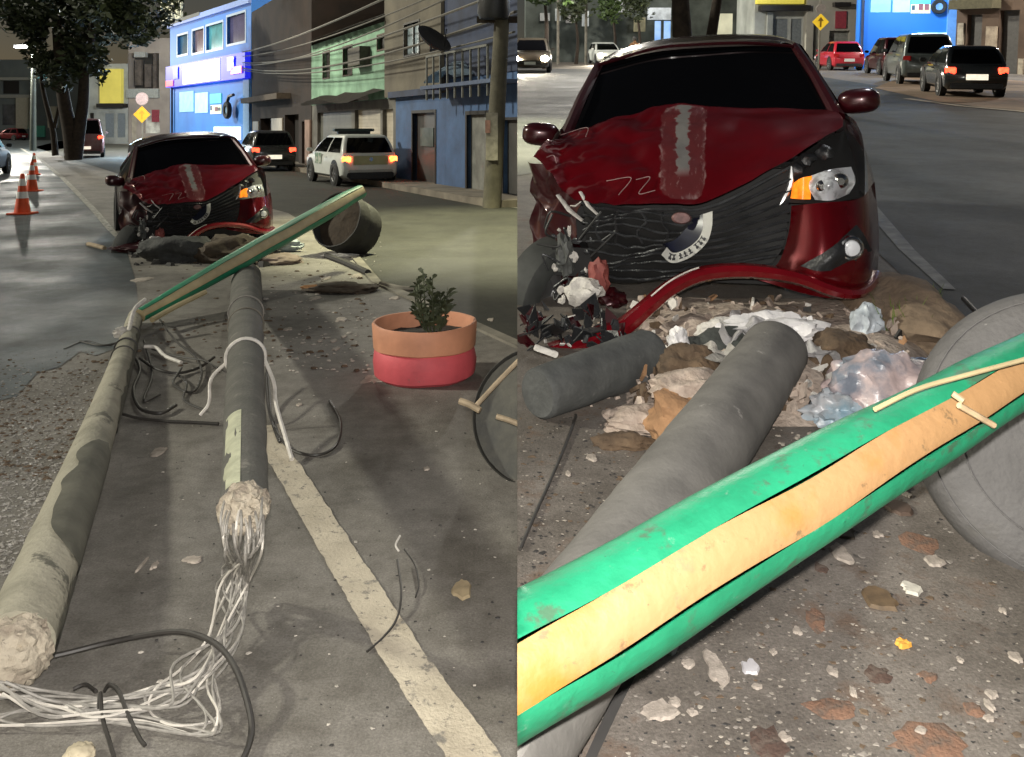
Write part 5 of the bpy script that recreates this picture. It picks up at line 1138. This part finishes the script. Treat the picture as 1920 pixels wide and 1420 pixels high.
# road sign
y = 40.; sp_ = thing('road_sign', 'yellow diamond warning sign with a round plate above it, left of the red hatchback', 'road sign', RM @ T((1534-CX)*y/F, y, 0)); zz = HR-(42-VR)*y/F
B().tube([(0,0,0),(0,0,zz+1.0)], .04, 8).obj('post', m_kerb, sp_)
B().box((-.26,-.03,-.26),(.26,-.01,.26), T(0,-.05,zz) @ RY(R_(45))).obj('diamond_plate', M('sign_yellow_b',(.85,.55,.03),.5,var=.1,emit=.25), sp_, smooth=0)
B().prism([(-.035,-.22),(.035,-.22),(.035,.04),(.13,.04),(0,.22),(-.13,.04),(-.035,.04)], 0, .01, T(0,-.09,zz) @ RX(R_(90))).obj('arrow', M('sign_orange_b',(.45,.25,.02),.5), sp_, smooth=0)
B().lathe([(0,.02),(.22,.02),(.22,0),(0,0)], 24, T(0,-.06,zz+.56) @ RX(R_(90))).obj('round_plate', M('round_plate_b',(.5,.45,.42),.5,var=.3), sp_)
# vehicles
def rcar(label, u, v, yaw, paint, **k):
    p = R(u, v); nm = k.pop('name', 'hatchback'); sc = k.pop('sc', 1.)
    return car(nm, label, RM @ T(p) @ RZ(R_(yaw)) @ Matrix.Diagonal((sc,sc,sc,1)), paint, **k)
rcar('red hatchback parked before the bright blue wall, seen from behind', 1592, 133, -2, M('bright_red_paint',(.42,.015,.03),.28,var=.2,coat=.8), Lc=3.6, W=1.6, H=1.48)
blk = M('gloss_black',(.014,.016,.016),.2,var=.2,coat=.9)
rcar('tall dark grey off-road car parked nose-out before the blue wall', 1742, 160, -13, M('dark_silver_paint',(.10,.115,.11),.3,.3,var=.3,coat=.6), name='off_road_car', Lc=4.2, W=1.75, H=1.72, belt=1.05, hood=.98, suv=True, r=.35)
rcar('small black car with glowing red tail lights at the kerb on the far right', 1830, 184, -14, blk, Lc=3.7, W=1.56, H=1.34, belt=.86, tail=m_tail, plate=m_litplate)
rcar('dark red car half hidden behind the dark grey off-road car', 1692, 142, -8, m_redd, Lc=3.8, W=1.65, H=1.66)
rcar('white car half hidden behind the off-road car', 1752, 144, -10, m_white, Lc=3.9, W=1.65, H=1.7)
def oncoming(label, u, v, yaw, paint, **k): return rcar(label, u, v, 180+yaw, paint, lights=m_head, **k)
oncoming('white saloon coming towards the viewer with both headlights on', 1124, 119, 4, m_white, name='saloon_car', Lc=4.3, W=1.72, H=1.44)
oncoming('dark car with one blazing headlight coming down the road at the seam', 1000, 132, -3, M('brown_black_paint',(.05,.04,.03),.3,var=.3,coat=.6), name='saloon_car', Lc=4.2, W=1.72, H=1.5, sc=1.1)
rcar('red car parked far behind the oncoming cars', 1045, 112, 40, M('brick_red_paint',(.40,.06,.03),.35,var=.2), Lc=3.8, W=1.7, H=1.5)
mp = R(1190,124)
motorbike('motorcycle coming along beside the white saloon, its rider dressed in brown', RM @ T(mp) @ RZ(R_(172)), False)
pr = thing('person', 'rider in a brown jacket and dark helmet sitting on the oncoming motorcycle', 'person', RM @ T(mp) @ RZ(R_(172)))
bm = bmesh.new()
def skin(name, verts, edges, rad, mat, parent):
    me = bpy.data.meshes.new(name); me.from_pydata([Vector(v) for v in verts], edges, []); o = link(name, me, parent); me.materials.append(mat)
    md = o.modifiers.new('skin', 'SKIN')
    for v, r in zip(me.skin_vertices[0].data, rad): v.radius = (r, r)
    me.skin_vertices[0].data[0].use_root = True
    o.modifiers.new('sub', 'SUBSURF').levels = 1; return o
bm.free()
skin('body', [(0,.4,.88),(0,.5,1.15),(0,.58,1.38),(0,.62,1.5),(0,.66,1.62),(0,.67,1.72),(.2,.58,1.34),(.34,.78,1.1),(.33,1.06,1.06),(-.2,.58,1.34),(-.34,.78,1.1),(-.33,1.06,1.06),(.16,.45,.84),(.24,.92,.74),(.2,.75,.34),(.2,.86,.3),(-.16,.45,.84),(-.24,.92,.74),(-.2,.75,.34),(-.2,.86,.3)],
     [(0,1),(1,2),(2,3),(3,4),(4,5),(2,6),(6,7),(7,8),(2,9),(9,10),(10,11),(0,12),(12,13),(13,14),(14,15),(0,16),(16,17),(17,18),(18,19)],
     [.15,.16,.16,.06,.10,.09,.08,.06,.045,.08,.06,.045,.10,.08,.055,.05,.10,.08,.055,.05], M('brown_jacket',(.16,.075,.03),.8,var=.4,scale=6), pr)
B().lump((0,.665,1.68),(.135,.15,.145),.05,1,3,2).obj('helmet', m_black, pr)
del bm

# ------------------------------------------------------------------ near litter of the ramp street
def rpost(label, A, Bq, r0, r1, mat, name='concrete_post', wob=.0035):
    c = curve([A, A.lerp(Bq,.5), Bq], 40); o = A.copy(); o.z = 0; t = thing(name, label, 'post', RM @ T(o))
    d = (Bq-A).normalized(); cc = [p-o for p in c]; rr = [r0+(r1-r0)*i/40 for i in range(41)]
    cc = [cc[0]-d*.012]+cc+[cc[-1]+d*.02, cc[-1]+d*.03]; rr = [r0*.9]+rr+[r1*.93, r1*.78]
    b = B(); b.tube(cc, rr, 36)
    for v in b.bm.verts: v.co += Vector((mnoise.noise(v.co*9), mnoise.noise(v.co*9+Vector((5,5,5))), mnoise.noise(v.co*9+Vector((1,9,4)))))*wob
    b.obj('shaft', mat, t); return t
m_postR = M('scuffed_concrete',(.20,.19,.175),.85,col2=(.10,.095,.088),scale=3.5,bump=.14,bscale=70,detail=11,spots=((6,.62,(.33,.31,.29)),(13,.66,(.09,.086,.08)),(40,.68,(.24,.22,.2))))
A = R(1262,930,.135); Bq = R(1452,662,.135); d = (Bq-A)
rp = rpost('grey scuffed post running from under the green pole up to the rubble below the wreck', A-d*.95, Bq, .130, .135, m_postR)
for pts in ([(.02,.3),(.2,.36),(.4,.30)],[(.1,.5),(.3,.62),(.55,.52)],[(.35,.2),(.5,.14),(.62,.2)]):
    pass
rpost('short dark broken stump of post lying left below the bumper', R(1012,738,.1), R(1212,668,.1), .098, .112, M('dark_stump',(.085,.088,.085),.8,col2=(.045,.047,.046),scale=7,bump=.2,bscale=60,detail=10,spots=((8,.63,(.14,.14,.13)),(34,.68,(.17,.16,.15)))), 'post_stump')
gA, gB = RD(970,1268,1.40), RD(1990,655,2.08)
gp, go = striped_pole('green_pole', 'bright green pole with a tan stripe and wire running across the whole foreground', gA-(gB-gA)*.4, gB, [.103,.102,.099,.092,.080,.068], m_green, m_tan, RM, sag=-.02, facing=Vector((.35,-1,.62)), half=27)
def onpole(u, v, y): return RM.inverted() @ RM @ RD(u, v, y)
wp = curve([RD(1640,768,1.72), RD(1720,730,1.77), RD(1810,704,1.82), RD(1990,656,1.91)], 24)
o = wp[0].copy(); o.z = 0
B().tube([p-o for p in wp], .005, 7).obj('tie_wire', m_tand, gp, T(o-go))
for a, c in (((1786,738,1.78),(1806,752,1.77)),((1798,760,1.78),(1864,798,1.80))):
    B().tube([RD(*a)-go, RD(*c)-go], .0065, 8).obj('wooden_peg', M('peg_wood',(.55,.40,.24),.7,var=.4,scale=20), gp)
# big grey tyre planter on its side, cut by the right edge
tb_ = R(2065,1010)
big = thing('planter', 'big grey tyre planter tipped over at the right edge behind the green pole', 'planter', RM @ T(1.53,2.38,.0))
rB = .42
BT = T(0,0,.35) @ RZ(R_(-24)) @ RX(R_(66)) @ T(0,0,-.2)
for nm, pr_ in (('upper_tyre',[(0,.20),(rB*.3,.205),(rB*.62,.20),(rB*.80,.20),(rB*.86,.19),(rB*.93,.17),(rB*.985,.11),(rB,.04),(rB*.985,-.02),(rB*.95,-.05)]),('lower_tyre',[(rB*.95,-.05),(rB*.99,-.08),(rB*1.0,-.16),(rB*.94,-.24),(rB*.8,-.25),(0,-.24)])):
    B().lathe(pr_, 64).obj(nm, m_rub, big, BT)
for q, zz_ in ((.70,.201),(.90,.181)): B().tube([(rB*q*math.cos(R_(a)), rB*q*math.sin(R_(a)), zz_) for a in range(0,361,6)], .0025, 6, False).obj('tyre_bead', m_rub, big, BT)
# rubble heap and rubbish below the bumper
def rrock(label, u, v, z, r, mat, seed, **k): return rock(label, R, u, v, z, r, mat, seed, Mx=RM, **k)
m_bag = M('white_bag',(.72,.70,.70),.45,var=.25,scale=9,bump=.3); m_mud = M('brown_mud',(.13,.085,.05),.9,col2=(.06,.04,.025),scale=7,bump=.7); m_plast2 = M('plaster',(.46,.38,.32),.9,col2=(.28,.22,.18),scale=9,bump=.7)
m_sand = M('orange_sand',(.36,.20,.10),.9,var=.4,scale=8,bump=.5); m_blueb = M('pale_blue_bag',(.22,.33,.40),.35,col2=(.45,.42,.42),scale=6,bump=.3); m_pinkb = M('pink_clear_bag',(.48,.38,.37),.3,col2=(.16,.18,.22),scale=5,thr=(.4,.56),bump=.4)
b = B()
for i in range(13):
    for j in range(9): pass
P = []
for i in range(25):
    P.append([])
    for j in range(13):
        u, v = 1175+(1745-1175)*i/24, 560+(800-560)*j/12; q = R(u, v); e = min(i/5, (24-i)/5, j/3, (12-j)/4, 1)
        q.z = max(0,e)**.7*(.10+.05*mnoise.noise(q*3.1)+.05*mnoise.noise(q*9)+.025*mnoise.noise(q*21)); P[-1].append(q)
b.rings(P, False, False); b.obj('rubble', m_plast2, None, RM, smooth=25, kind='stuff')
rrock('long white plastic bag pressed under the middle of the near bumper', 1445, 625, .15, (.26,.12,.085), m_bag, 41, ridge=True, amp=.45, fr=2.2)
rrock('white bag strip hanging right of the post top below the near bumper', 1515, 640, .09, (.10,.11,.10), m_bag, 42, ridge=True, amp=.45, fr=2.2)
rrock('grey-white lump of plaster beside the white bag under the bumper', 1360, 632, .13, (.13,.09,.08), m_dwhite, 43, ridge=True)
rrock('dark grey rock under the white bag', 1370, 655, .10, (.19,.10,.085), M('dark_rock',(.06,.066,.06),.9,var=.4,scale=9,bump=.6), 44)
rrock('dark broken rock wedged above the post top', 1460, 655, .08, (.13,.08,.06), M('blue_grey_rock',(.075,.08,.09),.85,var=.4,scale=9,bump=.5), 45)
rrock('brown muddy clod above the sand bag', 1290, 690, .13, (.12,.10,.09), m_mud, 46); rrock('brown muddy clod below the right end of the bumper', 1570, 660, .10, (.17,.13,.09), m_mud, 47)
rrock('torn orange sand bag leaning on the left side of the near post', 1285, 790, .06, (.14,.15,.11), m_sand, 48)
rrock('crumbled grey plaster on top of the orange sand bag', 1300, 730, .14, (.155,.12,.075), m_plast2, 49, ridge=True)
rrock('small white scrap left of the brown clod', 1272, 640, .14, (.045,.05,.06), m_bag, 50, ridge=True)
rrock('round clear rubbish bag, pinkish with a blue side, right of the post top', 1648, 725, .115, (.19,.14,.135), m_pinkb, 51, amp=.28, fr=2.)
rrock('pale blue crumpled plastic bag between the post and the clear bag', 1565, 770, .05, (.105,.07,.065), m_blueb, 52, amp=.4, fr=2.2)
rrock('white crumpled wrapper beside the right front wheel', 1625, 610, .10, (.075,.07,.10), M('bluish_wrapper',(.5,.55,.6),.4,var=.4,scale=10), 53, ridge=True)
rrock('brick-red round shard beside the pale blue bag', 1606, 752, .06, (.05,.035,.04), M('brick_shard',(.22,.075,.035),.9,var=.3), 54)
rrock('tan mound of sand on the road edge right of the near wreck', 1690, 590, .05, (.27,.5,.17), M('tan_mound',(.23,.165,.11),.9,var=.4,scale=6,bump=.6), 55, amp=.25)
rrock('dark blue bag in the shadow beside the big tyre', 1735, 720, .08, (.14,.12,.09), m_navy, 56)
rrock('mud-brown heap under the clear bag', 1610, 725, .05, (.16,.10,.10), m_mud, 57)
rrock('crumpled grey plaster heap right of the stump', 1205, 790, .02, (.16,.10,.05), m_plast2, 58, ridge=True); rrock('brown clod lying before the stump', 1170, 830, .01, (.10,.05,.03), m_mud, 59)
for sd_, n_, sz, mt, z_ in ((80,190,(.012,.05),m_mud,.06),(81,330,(.008,.05),m_plast2,.07),(82,60,(.02,.06),m_dwhite,.08),(83,60,(.015,.05),m_chipd,.06),(84,40,(.01,.04),m_sand,.07)):
    rnd = random.Random(sd_); b = B()
    for _ in range(n_):
        p = R(rnd.uniform(1190,1700), rnd.uniform(585,790)); q = min(1, max(0,(p.x-.5)*3)); s_ = rnd.uniform(*sz)
        mm = T(p.x, p.y, z_*rnd.uniform(.4,1.5)) @ Euler((rnd.uniform(0,6),rnd.uniform(0,6),rnd.uniform(0,6))).to_matrix().to_4x4()
        k = rnd.choice((4,5,6)); pts = [(math.cos(i*6.283/k)*s_*rnd.uniform(.5,1.2), math.sin(i*6.283/k)*s_*rnd.uniform(.4,1)) for i in range(k)]
        b.prism(pts, -s_*.12, s_*rnd.uniform(.1,.35), mm)
    b.obj('rubble', mt, None, RM, smooth=0, kind='stuff')
def sheet_scrap(label, u, v, z, w, d, mat, seed):
    p = R(u, v, z); o_ = Vector((p.x,p.y,0)); g = [[Vector((w*(i/4-.5), d*(j/4-.5), p.z+.09*mnoise.noise(Vector((i*.9+seed,j*.9,seed))))) for j in range(5)] for i in range(5)]
    x = B().grid(g, 22, 22, wob=.035, ws=11, thick=.002).obj('plastic_film', mat, None, RM @ T(o_) @ RZ(seed), smooth=22); x['label'] = label; x['category'] = 'plastic film'
sheet_scrap('white crumpled film spread over the rubble above the post top', 1405, 610, .2, .34, .2, m_bag, 1.1); sheet_scrap('grey-white film scrap draped between bumper lip and sand bag', 1330, 668, .16, .2, .16, m_dwhite, 2.3); sheet_scrap('white film strip right of the post top', 1530, 665, .12, .14, .2, m_bag, 3.6)
# grass tuft
rnd = random.Random(9); b = B()
for i in range(160):
    p = R(rnd.uniform(1665,1745), rnd.uniform(610,650)); a = rnd.uniform(0,6.28); hgt = rnd.uniform(.06,.2); d = Vector((math.cos(a),math.sin(a),0)); p.z = .05
    b.poly([p-d.cross(Vector((0,0,1)))*.007, p+d.cross(Vector((0,0,1)))*.007, p+d*.07*rnd.random()*2+Vector((0,0,hgt))])
b.obj('grass', M('fresh_grass',(.12,.20,.02),.6,var=.5), None, RM, smooth=0, kind='stuff')
# broken bumper pieces left of the wreck
for sd_, n_, sz, mt in ((91,36,(.03,.09),m_plast),(92,30,(.015,.05),m_slat),(93,14,(.03,.08),m_redd),(94,10,(.01,.03),m_dwhite)):
    rnd = random.Random(sd_); b = B()
    for _ in range(n_):
        p = R(rnd.uniform(975,1165), rnd.uniform(612,668)); s_ = rnd.uniform(*sz); k = rnd.choice((3,4,4,5))
        mm = T(p.x, p.y, rnd.uniform(.02,.12)) @ Euler((rnd.uniform(-1.2,1.2),rnd.uniform(-1.2,1.2),rnd.uniform(0,6))).to_matrix().to_4x4()
        b.prism([(math.cos(i*6.283/k)*s_*rnd.uniform(.5,1.3), math.sin(i*6.283/k)*s_*rnd.uniform(.3,.8)) for i in range(k)], -.003, .003, mm)
    b.obj('debris', mt, None, RM, smooth=0, kind='stuff')
o = B().box((-.05,-.008,-.012),(.05,.008,.012)).obj('reflector_strip', m_dwhite, None, RM @ T(R(1022,640,.19)+Vector((0,-.12,0))) @ RY(R_(20)), bevel=.003); o['label'] = 'small white plate strip stuck in the black wreckage on the left'; o['category'] = 'car part'
# thin dark lines on the ground: joints and wires
def rcable(label, pts, r, mat=m_cable, **k): return cable(label, pts, r, mat, fn=R, Mx=RM, **k)
rcable('thin black cable running down beside the stump towards the seam', [(1080,780,.008),(1062,830,.006),(1030,905,.006),(1005,960,.006),(975,1030,.006)], .006)
strip('pavement_joint', [(p.x,p.y) for p in [R(1262,1150),R(1210,1215),R(1155,1320),R(1100,1440)]], [.018,.02,.024,.02], M('joint_dark',(.05,.047,.045),.9), .003, kind='structure').matrix_world = RM
rcable('dark twig sticking out over the road behind the big tyre', [(1806,560,.1),(1830,585,.08),(1856,610,.05)], .012, name='twig')
# litter
def rs(name, n, reg, size, mat, seed, flat=.14): scatter(name, R, n, reg, size, mat, seed, Mx=RM, flat=flat)
below = lambda u, v: v > 1130+ (970-u)*.62+230-60 and not (u > 1740 and v < 640+(u-1740)*1.9+180)
above = lambda u, v: v < 1110-(u-970)*.62 and u < 1090+(1050-v)*.62
bigf = lambda u, v: below(u, v)
wht = M('cream_flakes',(.36,.32,.27),.85,var=.5,scale=25)
rs('litter', 190, poly_reg(975,820,1930,1430,bigf), (.0015,.008), wht, 61); rs('litter', 420, poly_reg(975,820,1930,1430,bigf), (.0015,.008), m_chipd, 62); rs('litter', 260, poly_reg(975,900,1930,1430,bigf), (.002,.012), M('grey_bits',(.28,.25,.22),.85,var=.4,scale=20), 63)
rs('litter', 120, poly_reg(1300,850,1930,1430,bigf), (.004,.016), m_chipb, 64); rs('litter', 170, poly_reg(1330,1060,1650,1430,bigf), (.0015,.008), wht, 65)
rs('litter', 150, poly_reg(975,760,1290,1100,above), (.0015,.009), wht, 66); rs('litter', 260, poly_reg(975,760,1290,1100,above), (.002,.012), m_chipd, 67); rs('litter', 60, poly_reg(975,760,1290,1000,above), (.006,.02), m_chipb, 68)
rs('rubble', 190, poly_reg(1100,600,1700,800), (.008,.035), m_plast2, 69, .7); rs('rubble', 120, poly_reg(1440,680,1640,900), (.006,.02), wht, 70, .6)
m_stone2 = M('flat_stone',(.38,.33,.285),.85,col2=(.22,.19,.16),scale=22,bump=.3); m_stain = M('rust_stain',(.20,.105,.065),.85,var=.4,scale=25); m_leafb = M('dry_leaf',(.13,.085,.045),.7,var=.4,scale=30)
def rchip(label, u, v, a, c, mat=m_stone2, seed=1, **k): return chip(label, R, u, v, a, c, mat, seed, Mx=RM, **k)
rchip('flat cream stone standing lowest left of centre in the litter', 1240, 1338, 66, 40, seed=11, h=.007); rchip('tall oval pale stone left of the rust-brown crumbs', 1340, 1256, 44, 62, seed=12, h=.007)
rchip('pinkish flat stone half under the green pole', 1345, 1105, 66, 30, M('pinkish_stone',(.50,.39,.35),.85,var=.2), 13, h=.007); rchip('pale blue-grey flake left of the oval stone', 1250, 1208, 40, 34, M('bluish_flake',(.36,.36,.37),.8,var=.2), 14)
rchip('pale wedge-shaped stone below the yellow leaf', 1576, 1040, 44, 40, seed=15, h=.007); rchip('pinkish slab at the edge of the green pole left of the yellow leaf', 1440, 1032, 60, 38, M('pinkish_stone_b',(.48,.38,.34),.85,var=.2), 16, h=.007)
rchip('cream chip beside the large rust-coloured flake', 1752, 1054, 36, 20, seed=17); rchip('white knobbly chip near the brown forked leaf', 1708, 1106, 40, 24, M('white_knob',(.56,.53,.46),.8,var=.3,scale=40), 18, h=.009)
rchip('pale small flake above the oval stone', 1290, 1246, 26, 16, seed=19); rchip('whitish crystal scrap right of the oval stone', 1408, 1254, 34, 30, M('whitish_scrap',(.5,.48,.5),.6,var=.3), 20)
rchip('brown forked dry leaf in the middle of the litter', 1648, 1126, 66, 40, m_leafb, 21, name='dry_leaf', cat='leaf', h=.01); rchip('brown dry leaf upper of two below the tyre shadow', 1685, 914, 36, 22, M('dark_leaf',(.075,.045,.035),.8,var=.3), 22, name='dry_leaf', cat='leaf', h=.01); rchip('brown dry leaf lower of two below the tyre shadow', 1680, 952, 52, 32, M('dark_leaf_b',(.085,.055,.04),.8,var=.3), 23, name='dry_leaf', cat='leaf', h=.01)
rchip('dark dry leaf beneath the yellow leaf', 1562, 996, 92, 30, M('dark_leaf_c',(.07,.055,.04),.8,var=.3), 24, name='dry_leaf', cat='leaf', h=.006); o = rchip('yellow leaf lying on a dark dry leaf below the green pole', 1560, 992, 38, 26, M('yellow_leaf',(.58,.34,.05),.6,var=.3,scale=30), 25, name='fallen_leaf', cat='leaf', h=.022)
rchip('small bright yellow leaf in the middle right', 1694, 1211, 26, 14, M('bright_yellow_leaf',(.72,.36,.06),.6,var=.2), 26, name='fallen_leaf', cat='leaf', h=.012)
for u, v, a, c, lb_ in ((1725,1022,62,44,'large rust-coloured flake below the big tyre'),(1745,1400,140,70,'broad rust-brown flake at the bottom right'),(1648,1264,46,34,'dark brown clod right of the cream crumbs'),(1530,1165,36,46,'reddish flake left of the forked leaf'),(1824,1330,36,30,'small orange-brown flake near the right edge'),(1440,1395,70,60,'dark brown soil patch at the bottom edge'),(1560,1330,90,40,'rusty crumb patch with pale chips'),(1740,1270,34,24,'pale orange flake between the yellow leaf and the bottom flake'),(1540,1066,26,20,'small dark red scrap near the wedge stone'),(1385,1072,30,24,'dark red scrap at the lower edge of the green pole'),(1620,905,70,26,'reddish torn scrap against the green pole')):
    rchip(lb_, u, v, a, c, M('rusty_'+str(u), ((.19,.105,.068) if u not in (1648,1440,1540,1385) else (.075,.045,.034)), .9, col2=((.12,.085,.065) if u not in (1648,1440,1540,1385) else (.10,.075,.06)), scale=26, thr=(.4,.55), bump=.4), int(u), name='rust_flake', cat='flake', h=.003)
for i, (u, v, a, c) in enumerate(((1855,1350,20,12),(1856,1326,16,24),(1726,1372,26,14),(1562,1262,20,18),(1880,1148,14,10),(1905,1236,24,18),(1450,1225,14,10),(1600,1300,14,20),(1420,1290,16,10),(1494,1185,18,14),(1646,1004,18,12),(1700,930,16,10),(1470,1385,24,18),(1860,1304,24,16),(1800,1240,12,10),(1265,1318,22,14),(1298,1338,18,12),(1150,1240,16,10),(1110,860,20,12),(1065,890,12,10))):
    rchip('small cream chip scattered among the litter on the close-up pavement', u, v, a, c, m_stone2, 60+i, group='cream chips on the ramp pavement', h=.007)
# headlight beams, and unseen fill lights added over the ramp street
def rl(p): return RM @ Vector(p)
for hp_ in ((1000,132,-.55),(1000,132,.55),(1124,119,-.55),(1124,119,.55)):
    q = R(hp_[0],hp_[1]); lamp('headlight_beam', rl((q.x+hp_[2],q.y-4.6,.72)), 600, (1,.9,.7), .08, 'SPOT', rl((q.x*.6,q.y-20,0)), 70)
lamp('ramp_fill_light', rl((3.5,44,8)), 3400, (1,.95,.85), .4); lamp('ramp_fill_light', rl((24,36,7)), 1700, (1,.92,.8), .4); lamp('ramp_fill_light', rl((20,45.5,4.5)), 550, (.6,.8,1.), .5); lamp('ramp_fill_light', rl((4,9,6.0)), 120, (.95,.97,1.), .6)

# ================================================================== the two streets end where they meet (the plane x = 0)
bpy.context.view_layer.update()
def rootof(o):
    while o.parent: o = o.parent
    return o
def drop(o):
    for c in list(o.children): drop(c)
    bpy.data.objects.remove(o)
RNAMES = {o.name for o in scene.objects} - LEFT_NAMES
for nm_ in [o.name for o in scene.objects]:
    o = scene.objects.get(nm_)
    if o is None or o.type != 'MESH' or o.name.startswith(('ground',)): continue
    r = rootof(o)
    W = o.matrix_world; xs = [(W @ Vector(c)).x for c in o.bound_box]; lo, hi = min(xs), max(xs)
    if lo >= 0 or hi <= 0: continue
    inner = +1 if r.name in RNAMES else -1
    me = o.data.copy() if o.data.users > 1 else o.data; o.data = me
    bm = bmesh.new(); bm.from_mesh(me); Wi = W.inverted()
    co = Wi @ Vector((0,0,0)); no = (W.to_3x3().transposed() @ Vector((1,0,0))).normalized()
    res = bmesh.ops.bisect_plane(bm, geom=bm.verts[:]+bm.edges[:]+bm.faces[:], plane_co=co, plane_no=no, clear_outer=inner < 0, clear_inner=inner > 0)
    ed = [g for g in res['geom_cut'] if isinstance(g, bmesh.types.BMEdge)]
    if o.name.startswith('green_pole_body') and ed:
        vs = list({v for e in ed for v in e.verts}); c = sum((v.co for v in vs), Vector())/len(vs)
        ax = (vs[0].co-c).normalized(); ay = no.cross(ax)
        vs.sort(key=lambda v: math.atan2((v.co-c).dot(ay), (v.co-c).dot(ax)))
        bm.faces.new(vs)
    elif o.name.split('.')[0] in ('body','shaft','cabin','rim','wall','green_pole_body') or 'post' in o.name:
        bmesh.ops.holes_fill(bm, edges=ed, sides=0)
    n = len(bm.faces); bm.to_mesh(me); bm.free()
    if n == 0: drop(o)
for nm_ in [o.name for o in scene.objects]:
    o = scene.objects.get(nm_)
    if o is not None and o.type == 'MESH' and o.parent and not o.name.startswith('ground'):
        W = o.matrix_world; xs = [(W @ Vector(c)).x for c in o.bound_box]
        if (rootof(o).name in RNAMES and max(xs) <= 0) or (rootof(o).name not in RNAMES and min(xs) >= 0): drop(o)
